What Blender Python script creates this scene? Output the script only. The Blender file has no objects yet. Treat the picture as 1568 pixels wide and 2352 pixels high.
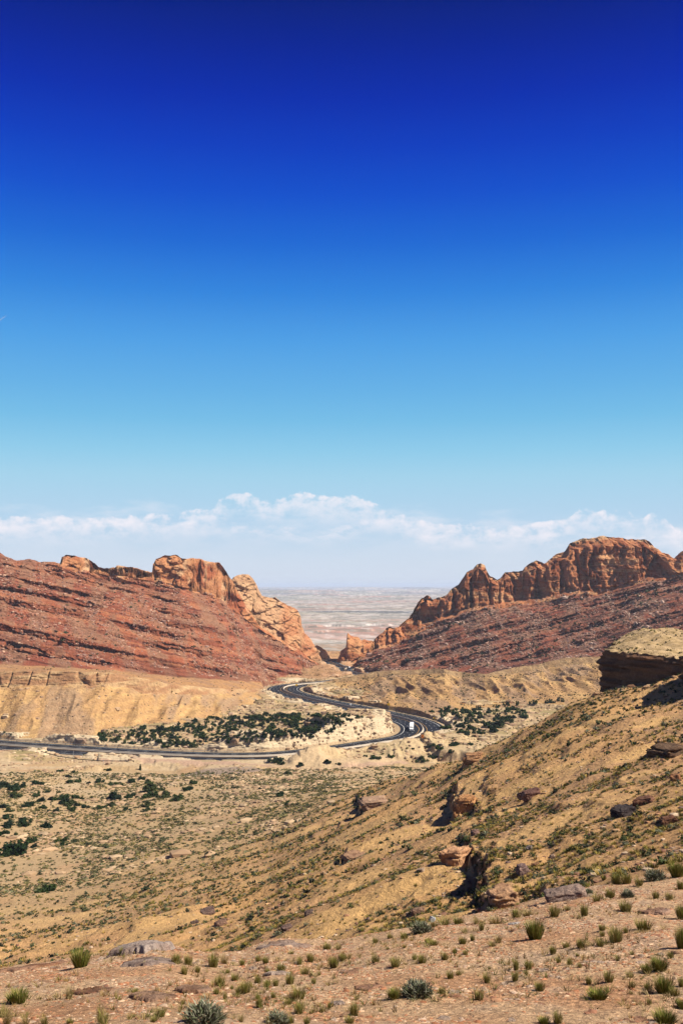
import bpy, bmesh, math, random
import numpy as np
from mathutils import Vector, Matrix
R = math.radians
rng = np.random.default_rng(7); random.seed(7)
scn = bpy.context.scene

# ------------------------------------------------------------------ camera, sky, sun, exposure
PITCH = R(4.227)
FPX = 35 / 36 * 2352.0
cam_d = bpy.data.cameras.new('camera'); cam = bpy.data.objects.new('camera', cam_d)
scn.collection.objects.link(cam); scn.camera = cam
cam_d.sensor_fit = 'VERTICAL'; cam_d.sensor_height = 36; cam_d.sensor_width = 24; cam_d.lens = 35
cam_d.clip_start = 0.2; cam_d.clip_end = 200000
cam.location = (0, 0, 0); cam.rotation_euler = (R(90) + PITCH, 0, 0)
scn.render.resolution_x = 682; scn.render.resolution_y = 1024

EXPO = 0.95
SUN_AZ, SUN_EL = R(105), R(47)          # clockwise from the view direction (+Y)
scn.view_settings.view_transform = 'Standard'; scn.view_settings.look = 'None'
scn.view_settings.gamma = 1; scn.view_settings.exposure = EXPO
scn.cycles.use_denoising = True
scn.cycles.max_bounces = 4; scn.cycles.diffuse_bounces = 2; scn.cycles.volume_bounces = 0
sd = bpy.data.lights.new('sun', 'SUN'); sun = bpy.data.objects.new('sun', sd); scn.collection.objects.link(sun)
sd.energy = 5.0; sd.angle = R(0.5); sd.color = (1, 0.94, 0.84)
sv = Vector((math.sin(SUN_AZ) * math.cos(SUN_EL), math.cos(SUN_AZ) * math.cos(SUN_EL), math.sin(SUN_EL)))
sun.rotation_euler = sv.to_track_quat('Z', 'Y').to_euler()
sun.location = (50, -20, 60)

def lin(r, g, b):
    f = lambda c: (c / 255) / 12.92 if c <= 10 else (((c / 255) + 0.055) / 1.055) ** 2.4
    return np.array([f(r), f(g), f(b)])
def alb(r, g, b): return lin(r, g, b) / 2.02      # sunlit picture value -> surface albedo

def ray(Dx, Dy):
    a = (Dx - 784) / FPX; b = (1176 - Dy) / FPX
    y = math.cos(PITCH) - b * math.sin(PITCH); z = b * math.cos(PITCH) + math.sin(PITCH)
    return a / y, z / y
def elev(Dy):
    return math.atan(ray(784, Dy)[1])

def build_world():
    w = bpy.data.worlds.new('World'); scn.world = w; w.use_nodes = True
    nt = w.node_tree; N = nt.nodes; L = nt.links; N.clear()
    def n(t, **k):
        x = N.new(t)
        for a, v in k.items(): setattr(x, a, v)
        return x
    def m(op, a, b=None, clamp=False):
        x = n('ShaderNodeMath', operation=op, use_clamp=clamp)
        for i, v in enumerate((a, b)):
            if v is None: continue
            if isinstance(v, (int, float)): x.inputs[i].default_value = v
            else: L.new(v, x.inputs[i])
        return x.outputs[0]
    out = n('ShaderNodeOutputWorld'); bg = n('ShaderNodeBackground'); L.new(bg.outputs[0], out.inputs[0])
    tc = n('ShaderNodeTexCoord'); sp = n('ShaderNodeSeparateXYZ'); L.new(tc.outputs['Generated'], sp.inputs[0])
    el = m('ARCSINE', sp.outputs[2]); az = m('ARCTAN2', sp.outputs[0], sp.outputs[1])
    elmax = R(60)
    t = m('DIVIDE', el, elmax, True)
    cr = n('ShaderNodeValToRGB'); cr.color_ramp.interpolation = 'B_SPLINE' if False else 'LINEAR'
    stops = [(1345, (212, 221, 236)), (1291, (208, 221, 237)), (1200, (184, 213, 237)), (1095, (164, 211, 236)), (1039, (144, 204, 235)), (966, (118, 190, 232)), (898, (102, 178, 231)),
             (786, (78, 160, 230)), (674, (48, 133, 222)), (561, (24, 105, 214)), (449, (8, 80, 207)), (337, (2, 60, 194)), (225, (0, 43, 176)), (112, (0, 34, 153)), (0, (0, 28, 126)), (-600, (0, 20, 90))]
    e = cr.color_ramp.elements
    while len(e) > 1: e.remove(e[-1])
    for i, (dy, c) in enumerate(stops):
        p = max(0, elev(dy) / elmax) if dy < 1345 else 0
        x = e[0] if i == 0 else e.new(min(p, 1.0))
        x.position = min(p, 1.0)
        cc = lin(*c) / 2 ** EXPO
        x.color = (cc[0], cc[1], cc[2], 1)
    L.new(t, cr.inputs[0])
    sky = n('ShaderNodeTexSky', sky_type='NISHITA'); sky.sun_disc = False
    sky.sun_elevation = SUN_EL; sky.sun_rotation = SUN_AZ; sky.altitude = 1500; sky.air_density = 1.0; sky.dust_density = 0.4
    sc = n('ShaderNodeVectorMath', operation='SCALE'); L.new(sky.outputs[0], sc.inputs[0]); sc.inputs['Scale'].default_value = 0.06
    mx = n('ShaderNodeMix', data_type='RGBA'); mx.inputs[0].default_value = 0.02
    L.new(cr.outputs[0], mx.inputs['A']); L.new(sc.outputs[0], mx.inputs['B'])
    # low bank of fair-weather cloud along the horizon
    def cl(top_pts, amp, soft, seed, sx, sy, fade_px, strength, prev):
        cv = n('ShaderNodeFloatCurve'); c = cv.mapping.curves[0]
        an = m('ADD', m('DIVIDE', az, R(60)), 0.5, True)
        pts = [(-800, top_pts[0][1])] + list(top_pts) + [(2400, top_pts[-1][1])]
        while len(c.points) > 2: c.points.remove(c.points[1])
        for i, (dx, dy) in enumerate(pts):
            px = math.atan(ray(dx, dy)[0]) / R(60) + 0.5; py = elev(dy) / R(12)
            if i == 0: c.points[0].location = (0, py)
            elif i == len(pts) - 1: c.points[-1].location = (1, py)
            else: c.points.new(px, py)
        cv.mapping.update(); L.new(an, cv.inputs['Value'])
        top = m('MULTIPLY', cv.outputs[0], R(12))
        cb = n('ShaderNodeCombineXYZ'); L.new(m('MULTIPLY', az, sx), cb.inputs[0]); L.new(m('MULTIPLY', el, sy), cb.inputs[1]); cb.inputs[2].default_value = seed
        nz = n('ShaderNodeTexNoise'); nz.inputs['Scale'].default_value = 1; nz.inputs['Detail'].default_value = 7; nz.inputs['Roughness'].default_value = 0.58
        L.new(cb.outputs[0], nz.inputs['Vector'])
        nn = m('SUBTRACT', nz.outputs['Fac'], 0.5)
        d = m('SUBTRACT', m('ADD', top, m('MULTIPLY', nn, amp)), el)      # >0 below the cloud top
        edge = m('DIVIDE', d, soft, True)
        low = m('SUBTRACT', 1, m('DIVIDE', m('MAXIMUM', d, 0.0), fade_px), True)  # fades away downwards
        f = m('MULTIPLY', edge, m('MAXIMUM', low, 0))
        tex = m('ADD', 0.45, m('MULTIPLY', nn, 4.5), True)
        f = m('MULTIPLY', m('MULTIPLY', f, tex), strength, True)
        mm = n('ShaderNodeMix', data_type='RGBA'); L.new(f, mm.inputs[0]); L.new(prev, mm.inputs['A'])
        cc = lin(252, 245, 250) / 2 ** EXPO
        mm.inputs['B'].default_value = (cc[0], cc[1], cc[2], 1)
        return mm.outputs['Result']
    o = cl([(0, 1172), (200, 1168), (330, 1150), (420, 1160), (560, 1160), (700, 1150), (850, 1158), (950, 1160), (1050, 1178), (1200, 1180), (1400, 1185), (1568, 1195)], 0.035, 0.016, 3.1, 22, 70, 0.060, 0.42, mx.outputs['Result'])
    o = cl([(480, 1168), (515, 1140), (560, 1132), (590, 1140), (600, 1148), (650, 1143), (690, 1132), (740, 1140), (790, 1138), (850, 1150), (900, 1172), (1000, 1200), (1300, 1195), (1335, 1172), (1390, 1180), (1430, 1174), (1470, 1196), (1500, 1186), (1535, 1206), (1560, 1225)], 0.013, 0.0025, 7.7, 75, 95, 0.030, 0.85, o)
    o = cl([(0, 1210), (300, 1195), (600, 1205), (760, 1215), (860, 1190), (940, 1200), (980, 1225), (1200, 1222), (1300, 1226), (1568, 1232)], 0.016, 0.006, 12.3, 50, 110, 0.018, 0.8, o)
    L.new(o, bg.inputs[0]); bg.inputs[1].default_value = 1.0
build_world()

# ------------------------------------------------------------------ helpers
def tag(o, label=None, cat=None, group=None, kind=None):
    if label: o['label'] = label
    if cat: o['category'] = cat
    if group: o['group'] = group
    if kind: o['kind'] = kind
    return o
def Zc(x0, y0, w):
    k = w / 1568.0
    return lambda zx, zy: ((x0 + zx * k) * 0.57415, (y0 + zy * k) * 0.57415)
z1 = Zc(0, 2100, 1400); z2 = Zc(1331, 2100, 1400); z3 = Zc(0, 2900, 1400); z4 = Zc(1331, 2900, 1400); z5 = Zc(1000, 2550, 900)
z6 = Zc(1900, 2450, 831); zW = Zc(1150, 2250, 600); zL = Zc(500, 2150, 800); zR = Zc(1550, 3000, 700); zF = Zc(0, 3600, 900); z7 = Zc(1250, 2800, 650)

def _h(ix, iy, iz, seed):
    h = (ix.astype(np.int64) * 374761393 + iy.astype(np.int64) * 668265263 + iz.astype(np.int64) * 2147483647 + seed * 974711) & 0xffffffff
    h = ((h ^ (h >> 13)) * 1274126177) & 0xffffffff
    h = ((h ^ (h >> 15)) * 2246822519) & 0xffffffff
    return (h ^ (h >> 16))
_ga = np.arange(256) * (2 * np.pi / 256); _gc = np.cos(_ga); _gs = np.sin(_ga)
def pn2(x, y, seed=0):
    xi = np.floor(x); yi = np.floor(y); xf = x - xi; yf = y - yi
    xi = xi.astype(np.int64); yi = yi.astype(np.int64)
    u = xf * xf * xf * (xf * (xf * 6 - 15) + 10); v = yf * yf * yf * (yf * (yf * 6 - 15) + 10)
    z0 = np.zeros(1, np.int64)
    def g(a, b):
        i = _h(xi + a, yi + b, z0, seed) & 255
        return _gc[i] * (xf - a) + _gs[i] * (yf - b)
    a = g(0, 0); b = g(1, 0); c = g(0, 1); d = g(1, 1)
    return ((a + (b - a) * u) * (1 - v) + (c + (d - c) * u) * v) * 1.5
def fb2(x, y, o=4, seed=0, gain=0.5):
    r = 0; a = 1; t = 0
    for i in range(o):
        r = r + a * pn2(x, y, seed + i * 17); t += a; a *= gain
        x, y = (x * 1.6 - y * 1.2) + 5.3, (x * 1.2 + y * 1.6) - 2.7
    return r / t * 1.4
def vn3(x, y, z, seed=0):
    xi = np.floor(x); yi = np.floor(y); zi = np.floor(z); xf = x - xi; yf = y - yi; zf = z - zi
    xi = xi.astype(np.int64); yi = yi.astype(np.int64); zi = zi.astype(np.int64)
    u = xf * xf * (3 - 2 * xf); v = yf * yf * (3 - 2 * yf); w = zf * zf * (3 - 2 * zf)
    def g(a, b, c): return _h(xi + a, yi + b, zi + c, seed) / 4294967295.0
    x00 = g(0, 0, 0) * (1 - u) + g(1, 0, 0) * u; x10 = g(0, 1, 0) * (1 - u) + g(1, 1, 0) * u
    x01 = g(0, 0, 1) * (1 - u) + g(1, 0, 1) * u; x11 = g(0, 1, 1) * (1 - u) + g(1, 1, 1) * u
    return ((x00 * (1 - v) + x10 * v) * (1 - w) + (x01 * (1 - v) + x11 * v) * w) * 2 - 1
def fb3(x, y, z, o=3, seed=0, gain=0.5):
    r = 0; a = 1; t = 0
    for i in range(o):
        r = r + a * vn3(x, y, z, seed + i * 31); t += a; a *= gain
        x = x * 2.03 + 3.1; y = y * 2.03 + 1.7; z = z * 2.03 + 9.2
    return r / t
def cell2(a, b, seed=0):
    ai = np.floor(a).astype(np.int64); bi = np.floor(b).astype(np.int64); best = np.full(a.shape, 9e9); val = np.zeros(a.shape); z0 = np.zeros(1, np.int64)
    for i in (-1, 0, 1):
        for j in (-1, 0, 1):
            h = _h(ai + i, bi + j, z0, seed); px = ai + i + (h & 1023) / 1024.0; py = bi + j + ((h >> 10) & 1023) / 1024.0
            d = (a - px) ** 2 + (b - py) ** 2; m = d < best; best = np.where(m, d, best); val = np.where(m, ((h >> 20) & 1023) / 512.0 - 1, val)
    return val
def sst(a, b, x):
    t = np.clip((x - a) / (b - a), 0, 1); return t * t * (3 - 2 * t)
def mixc(a, b, t):
    return a + (b - a) * np.asarray(t)[..., None]

def mesh_np(name, V, F, cols=None, mat=None, smooth=True, parent=None, mats=None, link=True):
    V = np.asarray(V, np.float32); F = np.asarray(F, np.int32)
    me = bpy.data.meshes.new(name)
    k = F.shape[1]
    me.vertices.add(len(V)); me.vertices.foreach_set('co', V.ravel())
    me.loops.add(F.size); me.loops.foreach_set('vertex_index', F.ravel())
    me.polygons.add(len(F)); me.polygons.foreach_set('loop_start', np.arange(0, F.size, k, dtype=np.int32))
    try: me.polygons.foreach_set('loop_total', np.full(len(F), k, np.int32))
    except Exception: pass
    me.update(calc_edges=True)
    me.polygons.foreach_set('use_smooth', np.full(len(F), smooth, bool))
    if cols is not None:
        at = me.color_attributes.new('Col', 'FLOAT_COLOR', 'POINT')
        c4 = np.ones((len(V), 4), np.float32); c4[:, :3] = cols; at.data.foreach_set('color', c4.ravel())
    if mat: me.materials.append(mat)
    if not link: return me
    o = bpy.data.objects.new(name, me); scn.collection.objects.link(o)
    if parent: o.parent = parent
    return o

def material(name, color=None, attr=False, rough=0.95, scale=0, vary=0.25, bump=0, bscale=1.0, dist=0.1, spec=0.1, vor=0, metallic=0):
    m = bpy.data.materials.new(name); m.use_nodes = True
    nt = m.node_tree; N = nt.nodes; L = nt.links
    b = N['Principled BSDF']; b.inputs['Roughness'].default_value = rough; b.inputs['Specular IOR Level'].default_value = spec
    b.inputs['Metallic'].default_value = metallic
    if attr:
        a = N.new('ShaderNodeAttribute'); a.attribute_name = 'Col'; src = a.outputs['Color']
    else:
        a = N.new('ShaderNodeRGB'); a.outputs[0].default_value = (*color, 1); src = a.outputs[0]
    tc = N.new('ShaderNodeTexCoord')
    pos = tc.outputs['Object']
    if scale:
        nz = N.new('ShaderNodeTexNoise'); nz.inputs['Scale'].default_value = scale; nz.inputs['Detail'].default_value = 6; nz.inputs['Roughness'].default_value = 0.7
        L.new(pos, nz.inputs['Vector'])
        mr = N.new('ShaderNodeMapRange'); mr.inputs['From Min'].default_value = 0.3; mr.inputs['From Max'].default_value = 0.7
        mr.inputs['To Min'].default_value = 1 - vary; mr.inputs['To Max'].default_value = 1 + vary
        L.new(nz.outputs['Fac'], mr.inputs['Value'])
        vm = N.new('ShaderNodeVectorMath'); vm.operation = 'SCALE'; L.new(src, vm.inputs[0]); L.new(mr.outputs[0], vm.inputs['Scale'])
        src = vm.outputs[0]
    if vor:
        vo = N.new('ShaderNodeTexVoronoi'); vo.inputs['Scale'].default_value = vor; L.new(pos, vo.inputs['Vector'])
        sx = N.new('ShaderNodeSeparateColor'); L.new(vo.outputs['Color'], sx.inputs[0])
        mr = N.new('ShaderNodeMapRange'); mr.inputs['To Min'].default_value = 0.72; mr.inputs['To Max'].default_value = 1.28
        L.new(sx.outputs[0], mr.inputs['Value'])
        vm = N.new('ShaderNodeVectorMath'); vm.operation = 'SCALE'; L.new(src, vm.inputs[0]); L.new(mr.outputs[0], vm.inputs['Scale']); src = vm.outputs[0]
    L.new(src, b.inputs['Base Color'])
    if bump:
        n2 = N.new('ShaderNodeTexNoise'); n2.inputs['Scale'].default_value = bscale; n2.inputs['Detail'].default_value = 8; n2.inputs['Roughness'].default_value = 0.65
        L.new(pos, n2.inputs['Vector'])
        bp = N.new('ShaderNodeBump'); bp.inputs['Strength'].default_value = bump; bp.inputs['Distance'].default_value = dist
        L.new(n2.outputs['Fac'], bp.inputs['Height']); L.new(bp.outputs[0], b.inputs['Normal'])
    return m

M_gravel = material('gravel_soil', attr=True, scale=5, vary=0.26, bump=1.0, bscale=9, dist=0.16, vor=16)
M_hill = material('scree_soil', attr=True, scale=1.2, vary=0.28, bump=1.0, bscale=1.6, dist=0.5)
M_valley = material('dry_soil', attr=True, scale=0.6, vary=0.25, bump=0.8, bscale=0.6, dist=0.6)
M_rock = material('layered_rock', attr=True, scale=0.35, vary=0.3, bump=1.0, bscale=0.35, dist=2.0)
M_plain = material('desert_plain', attr=True, scale=0.01, vary=0.1)
M_col = material('tinted', attr=True, rough=0.9)
M_leaf = material('foliage', attr=True, rough=0.85, spec=0.05)
M_boulder = material('boulder_rock', attr=True, scale=2.0, vary=0.3, bump=1.0, bscale=3.0, dist=0.3)

# ------------------------------------------------------------------ terrain definition
NC_IN, NC_OUT = 1000, 44
ui = np.linspace(-0.375, 0.375, NC_IN)
uo = 0.375 + 0.85 * (np.linspace(0, 1, NC_OUT + 1)[1:] ** 1.6)
U = np.concatenate([-uo[::-1], ui, uo]); NC = len(U)
Uc = np.clip(U, -0.52, 0.52)

def rbf_fit(pts, sm=0.0):
    P = np.array([[3.0 * p[0], p[1]] for p in pts]); v = np.array([p[2] for p in pts])
    n = len(P); d = np.linalg.norm(P[:, None] - P[None], axis=2)
    A = np.zeros((n + 3, n + 3)); A[:n, :n] = d + sm * np.eye(n); A[:n, n] = 1; A[:n, n + 1:] = P; A[n:, :n] = A[:n, n:].T
    w = np.linalg.solve(A, np.concatenate([v, np.zeros(3)]))
    def f(u, ly):
        X = np.stack([3.0 * np.asarray(u).ravel(), np.asarray(ly).ravel()], 1); r = np.zeros(len(X))
        for i in range(n): r += w[i] * np.hypot(X[:, 0] - P[i, 0], X[:, 1] - P[i, 1])
        r += w[n] + X @ w[n + 1:]
        return r.reshape(np.shape(u))
    return f
def P3(Dx, Dy, Y):
    u, v = ray(Dx, Dy); return (u, math.log(Y), v)
def PZ(Dx, Y, z):
    return ((Dx - 784) / FPX, math.log(Y), z / Y)

# foreground knoll
CRX = [-400, 0, 130, 200, 310, 355, 400, 450, 560, 620, 760, 900, 1000, 1150, 1260, 1400, 1568, 1900]
CRY = [2250, 2230, 2205, 2192, 2168, 2160, 2168, 2180, 2178, 2158, 2165, 2132, 2112, 2090, 2058, 2028, 2002, 1975]
CRD = [26, 26, 26, 26, 26, 26, 26, 26.5, 27, 27, 27, 27.5, 28, 29, 30, 31, 33, 34]
cu, cz, cY = [], [], []
for a, b, c in zip(CRX, CRY, CRD):
    u_, v_ = ray(a, b); cu.append(u_); cz.append(v_ * c); cY.append(c)
botv = ray(784, 2352)[1]
def HA(Yd):
    Z = np.zeros((NC, len(Yd)))
    czu = np.interp(Uc, cu, cz); cYu = np.interp(Uc, cu, cY)
    for i in range(NC):
        zb = botv * 11.5
        yk = np.array([0.5, 5, 11.5, 0.5 * (11.5 + cYu[i]), cYu[i], cYu[i] + 1.5, cYu[i] + 6, 46])
        tgt = B0[i]
        zk = np.array([-1.7, -2.6, zb, 0.5 * (zb + czu[i]) + 0.12, czu[i], czu[i] - 0.75, czu[i] - 4.2, tgt])
        Z[i] = np.interp(Yd, yk, zk)
    X = U[:, None] * Yd[None]; Y = np.broadcast_to(Yd, Z.shape)
    Z += 0.12 * fb2(X / 4, Y / 4, 4, 11) * sst(3, 9, Y) * (1 - sst(38, 46, Y)) + 0.05 * fb2(X * 1.2, Y * 1.2, 4, 12) * (1 - sst(38, 46, Y))
    return Z

# hillside + near valley
hp = [(1568, 1995, 55), (1568, 1900, 85), (1568, 1800, 120), (1568, 1700, 165), (1568, 1630, 205), (1568, 1555, 238), (1750, 1600, 200), (1750, 1800, 110), (1750, 1450, 300),
      (1400, 1990, 75), (1400, 1900, 105), (1400, 1800, 140), (1400, 1700, 190), (1480, 1620, 225), (1390, 1590, 258), (1430, 1580, 252), (1500, 1575, 240),
      (1200, 2080, 72), (1200, 2000, 95), (1200, 1900, 135), (1200, 1800, 180), (1200, 1725, 225), (1250, 1672, 245), (1310, 1622, 256), (1200, 1682, 256), (1100, 1722, 268),
      (1000, 2100, 82), (1000, 2000, 125), (1000, 1900, 180), (1000, 1820, 240), (1000, 1762, 290), (900, 1795, 330), (820, 1815, 370),
      (850, 2130, 95), (800, 2050, 135), (800, 1950, 200), (800, 1870, 280),
      (600, 2160, 120), (600, 2080, 180), (600, 2000, 250), (600, 1900, 340), (600, 1820, 450),
      (400, 2150, 160), (400, 2050, 240), (400, 1950, 330), (400, 1870, 420), (400, 1800, 515),
      (200, 2190, 170), (200, 2100, 235), (200, 2000, 320), (200, 1900, 415), (200, 1820, 495),
      (0, 2220, 180), (0, 2100, 245), (0, 2000, 325), (0, 1900, 410), (0, 1800, 510), (-300, 2100, 245), (-300, 1900, 405), (-300, 1800, 510)]
pts = [P3(*p) for p in hp]
for dx, Yv, z in [(1568, 46, -12.9), (1300, 46, -14.0), (1000, 46, -17), (700, 46, -19), (400, 46, -20), (100, 46, -21), (-300, 46, -21), (1800, 46, -12),
                  (1310, 300, -42), (1310, 400, -72), (1200, 320, -58), (1200, 430, -88), (1100, 350, -74), (1100, 460, -95), (1000, 400, -84), (1000, 480, -96), (900, 440, -90), (1480, 330, -38), (1480, 430, -62), (1750, 420, -55),
                  (1400, 275, -29), (1568, 275, -24), (1568, 560, -88), (1400, 520, -93), (1300, 540, -98), (1100, 560, -100), (900, 560, -99), (700, 560, -101), (400, 570, -105.5), (0, 580, -106.5), (-400, 580, -107), (1800, 600, -85),
                  (100, 90, -42), (-300, 90, -42), (400, 90, -38), (200, 120, -50), (600, 75, -30), (-400, 130, -54), (0, 130, -55),
                  (1568, 700, -98), (1100, 700, -100), (700, 700, -100), (400, 700, -104), (0, 700, -105)]:
    pts.append(PZ(dx, Yv, z))
fB = rbf_fit(pts, 0.004)
_ys = np.exp(np.linspace(math.log(50), math.log(560), 400))
def yat(Dx, Dy):
    u, v = ray(Dx, Dy); q = np.maximum.accumulate(fB(np.full(400, u), np.log(_ys))); Y = float(_ys[min(int(np.searchsorted(q, v)), 399)]); return u * Y, Y
LEDGES = [([(600, 520), (622, 575), (640, 620), (668, 660), (690, 700), (692, 760), (705, 835)], 1.4), ([(540, 296), (543, 345), (556, 388)], 1.9), ([(636, 325), (642, 360), (655, 400)], 1.3), ([(600, 148), (596, 166), (610, 176)], 2.0), ([(690, 640), (682, 690)], 1.5),
          ([(1465, 85), (1462, 115), (1475, 140)], 2.6), ([(120, 318), (124, 350), (140, 378)], 2.0), ([(60, 575), (56, 592), (66, 606)], 1.6), ([(965, 745), (968, 785)], 1.0)]
LEDW = []
for P_, h_ in LEDGES:
    q = sorted([yat(*z4(a, b)) for a, b in P_], key=lambda t: t[1]); LEDW.append((np.array(q), h_))
def ledges(X, Y):
    dz = np.zeros(X.shape)
    for q, h_ in LEDW:
        y0, y1 = q[0, 1], q[-1, 1]; e_ = 0.18 * (y1 - y0) + 1.0; m = (Y > y0 - e_) & (Y < y1 + e_); m &= np.abs(X - np.interp(Y, q[:, 1], q[:, 0])) < 40
        if not m.any(): continue
        x, y = X[m], Y[m]; s = x - np.interp(y, q[:, 1], q[:, 0]) + 0.9 * fb2(x / 2.5, y / 3.5, 4, 67) + 1.2 * cell2(x / 2.0, y / 2.4, 68) * .5
        f = (1 - sst(-0.35, 0.0, s)) * np.exp(np.minimum(s, 0) / 7.0); up = sst(-0.3, 0.3, s) * np.exp(-np.maximum(s, 0) / 5.0)
        dz[m] += (-h_ * 0.75 * f + h_ * 0.35 * up) * sst(y0 - e_, y0 + e_ * .5, y) * (1 - sst(y1 - e_ * .5, y1 + e_, y))
    return dz

# landforms near the highway: distance grid (road) and mounds
ROADD = [(-520, 1678), (-300, 1690), (-100, 1702), (0, 1711), (150, 1721), (300, 1731), (450, 1737.5), (560, 1739), (640, 1737), (720, 1729), (798, 1719.6), (857.6, 1710), (904, 1703), (933, 1699.5), (958, 1692), (970.5, 1682), (969.7, 1670),
         (953, 1659), (920, 1649), (871, 1638.5), (805, 1624.7), (739, 1612), (689.6, 1600), (660, 1591), (649.8, 1584), (656.6, 1577.5), (676.4, 1573.5), (706, 1571.3), (750, 1567.5), (800, 1561), (835, 1554.5), (843, 1549.5),
         (815, 1546.6), (795, 1541.7), (790.5, 1538), (798, 1534.5), (788, 1531.5), (777, 1529), (769, 1526), (762, 1522), (750, 1518.5), (720, 1514), (640, 1508)]
ZR = -105.0
def onplane(Dx, Dy, z):
    u, v = ray(Dx, Dy); Y = z / v; return (u * Y, Y)
rp = np.array([onplane(a, b, ZR) for a, b in ROADD])
def catmull(P, step):
    out = []
    for i in range(len(P) - 1):
        p0 = P[max(i - 1, 0)]; p1 = P[i]; p2 = P[i + 1]; p3 = P[min(i + 2, len(P) - 1)]
        n = max(2, int(np.linalg.norm(p2 - p1) / step))
        for t in np.arange(n) / n:
            out.append(0.5 * ((2 * p1) + (p2 - p0) * t + (2 * p0 - 5 * p1 + 4 * p2 - p3) * t * t + (3 * p1 - p0 - 3 * p2 + p3) * t ** 3))
    out.append(P[-1]); return np.array(out)
RC = catmull(rp, 5.0)
# even spacing and light smoothing
def respace(P, step):
    d = np.concatenate([[0], np.cumsum(np.linalg.norm(np.diff(P, axis=0), axis=1))]); n = int(d[-1] / step)
    s = np.linspace(0, d[-1], n); return np.stack([np.interp(s, d, P[:, 0]), np.interp(s, d, P[:, 1])], 1)
RC = respace(RC, 4.0)
for _ in range(12): RC[1:-1] = 0.25 * RC[:-2] + 0.5 * RC[1:-1] + 0.25 * RC[2:]
GX0, GY0, GS = -460.0, 520.0, 2.0
gx = np.arange(GX0, 520, GS); gy = np.arange(GY0, 1700, GS)
def seg_dist(px, py, P):
    best = np.full(px.shape, 1e9)
    for a, b in zip(P[:-1], P[1:]):
        d = b - a; t = np.clip(((px - a[0]) * d[0] + (py - a[1]) * d[1]) / max(d @ d, 1e-9), 0, 1)
        best = np.minimum(best, (px - a[0] - t * d[0]) ** 2 + (py - a[1] - t * d[1]) ** 2)
    return np.sqrt(best)
GXX, GYY = np.meshgrid(gx, gy, indexing='ij')
sub = RC[::3]
def rscale(y): return 1 - 0.45 * sst(1120, 1230, y)
G_road = seg_dist(GXX, GYY, np.vstack([sub, RC[-1]])) / rscale(GYY)
def inside(px, py, P):
    c = np.zeros(px.shape, bool); n = len(P)
    for i in range(n):
        x1, y1 = P[i]; x2, y2 = P[(i + 1) % n]
        k = ((y1 > py) != (y2 > py))
        if y1 == y2: continue
        xi = (x2 - x1) * (py - y1) / (y2 - y1) + x1
        c ^= k & (px < xi)
    return c
def mound(polyD, z, h, edge):
    P = np.array([onplane(a, b, z) for a, b in polyD])
    d = seg_dist(GXX, GYY, np.vstack([P, P[:1]])); s = np.where(inside(GXX, GYY, P), d, -d)
    return h * sst(-edge * 0.5, edge * 0.5, s)
M1 = mound([(915, 1648), (922, 1660), (912, 1674), (890, 1682), (850, 1690), (820, 1694), (760, 1699), (700, 1706), (630, 1717), (560, 1730), (480, 1722), (520, 1690), (640, 1668), (760, 1652), (850, 1646)], -97.5, 7.5, 5)
M1b = mound([(912, 1650), (918, 1662), (905, 1671), (860, 1678), (800, 1680), (740, 1672), (700, 1662), (780, 1650)], -96.5, 4.5, 3)
_rr = RC[(RC[:, 0] < 42) & (RC[:, 1] < 705)]; _rr = _rr[np.argsort(_rr[:, 0])]
M1 = M1 * np.where(GXX < 40, sst(2, 14, GYY - np.interp(GXX, _rr[:, 0], _rr[:, 1])), 1)
M2 = mound([(640, 1746), (700, 1738), (780, 1727), (870, 1716), (940, 1706), (985, 1706), (1000, 1716), (930, 1732), (850, 1745), (740, 1756)], -100, 3.0, 14) + mound([(655, 1745), (700, 1736), (760, 1728), (798, 1724), (806, 1730), (770, 1740), (700, 1750), (665, 1752)], -100, 3.4, 10) + mound([(862, 1716), (900, 1709), (945, 1704), (985, 1705), (1000, 1716), (960, 1726), (890, 1732), (865, 1726)], -100, 3.4, 10)
M2b = mound([(600, 1750), (660, 1741), (740, 1733), (810, 1727), (830, 1732), (780, 1742), (700, 1752), (630, 1757)], -100, 1.2, 12) + mound([(880, 1716), (940, 1704), (975, 1703), (990, 1712), (930, 1724)], -100, 1.5, 10)
M3 = mound([(978, 1688), (1004, 1672), (1050, 1668), (1100, 1672), (1180, 1672), (1180, 1720), (1080, 1728), (1000, 1722), (975, 1712)], -97.5, 7.0, 4)
M4 = mound([(1003, 1662), (988, 1648), (992, 1643), (1030, 1641), (1050, 1646), (1060, 1655), (1034, 1667)], -96.5, 8.0, 3)
M5 = mound([(100, 1712), (60, 1702), (70, 1692), (130, 1688), (190, 1696), (170, 1710)], -100, 5, 20)
G_m = M1 + M1b + M2 + M2b + M3 + M4 + M5
def gsamp(G, x, y):
    fx = np.clip((x - GX0) / GS, 0, len(gx) - 1.001); fy = np.clip((y - GY0) / GS, 0, len(gy) - 1.001)
    i = fx.astype(int); j = fy.astype(int); a = fx - i; b = fy - j
    return (G[i, j] * (1 - a) + G[i + 1, j] * a) * (1 - b) + (G[i, j + 1] * (1 - a) + G[i + 1, j + 1] * a) * b

def carve(x, y, z, hw=19.0):
    d = gsamp(G_road, x, y); ok = (x > GX0 + 4) & (x < 515) & (y > GY0 + 4) & (y < 1690)
    jag = 1.2 * fb2(x / 9, y / 9, 3, 71)
    zc = np.minimum(z, ZR - 0.35 + np.maximum(d - hw - jag - 1.5, 0) * 2.6)
    zc = np.maximum(zc, ZR - 0.35 - np.maximum(d - hw, 0) * 0.55)
    zc = np.where(d < hw, ZR - 0.35, zc)
    return np.where(ok & (d < 90), zc, z), np.where(ok, d, 999.)

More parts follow.
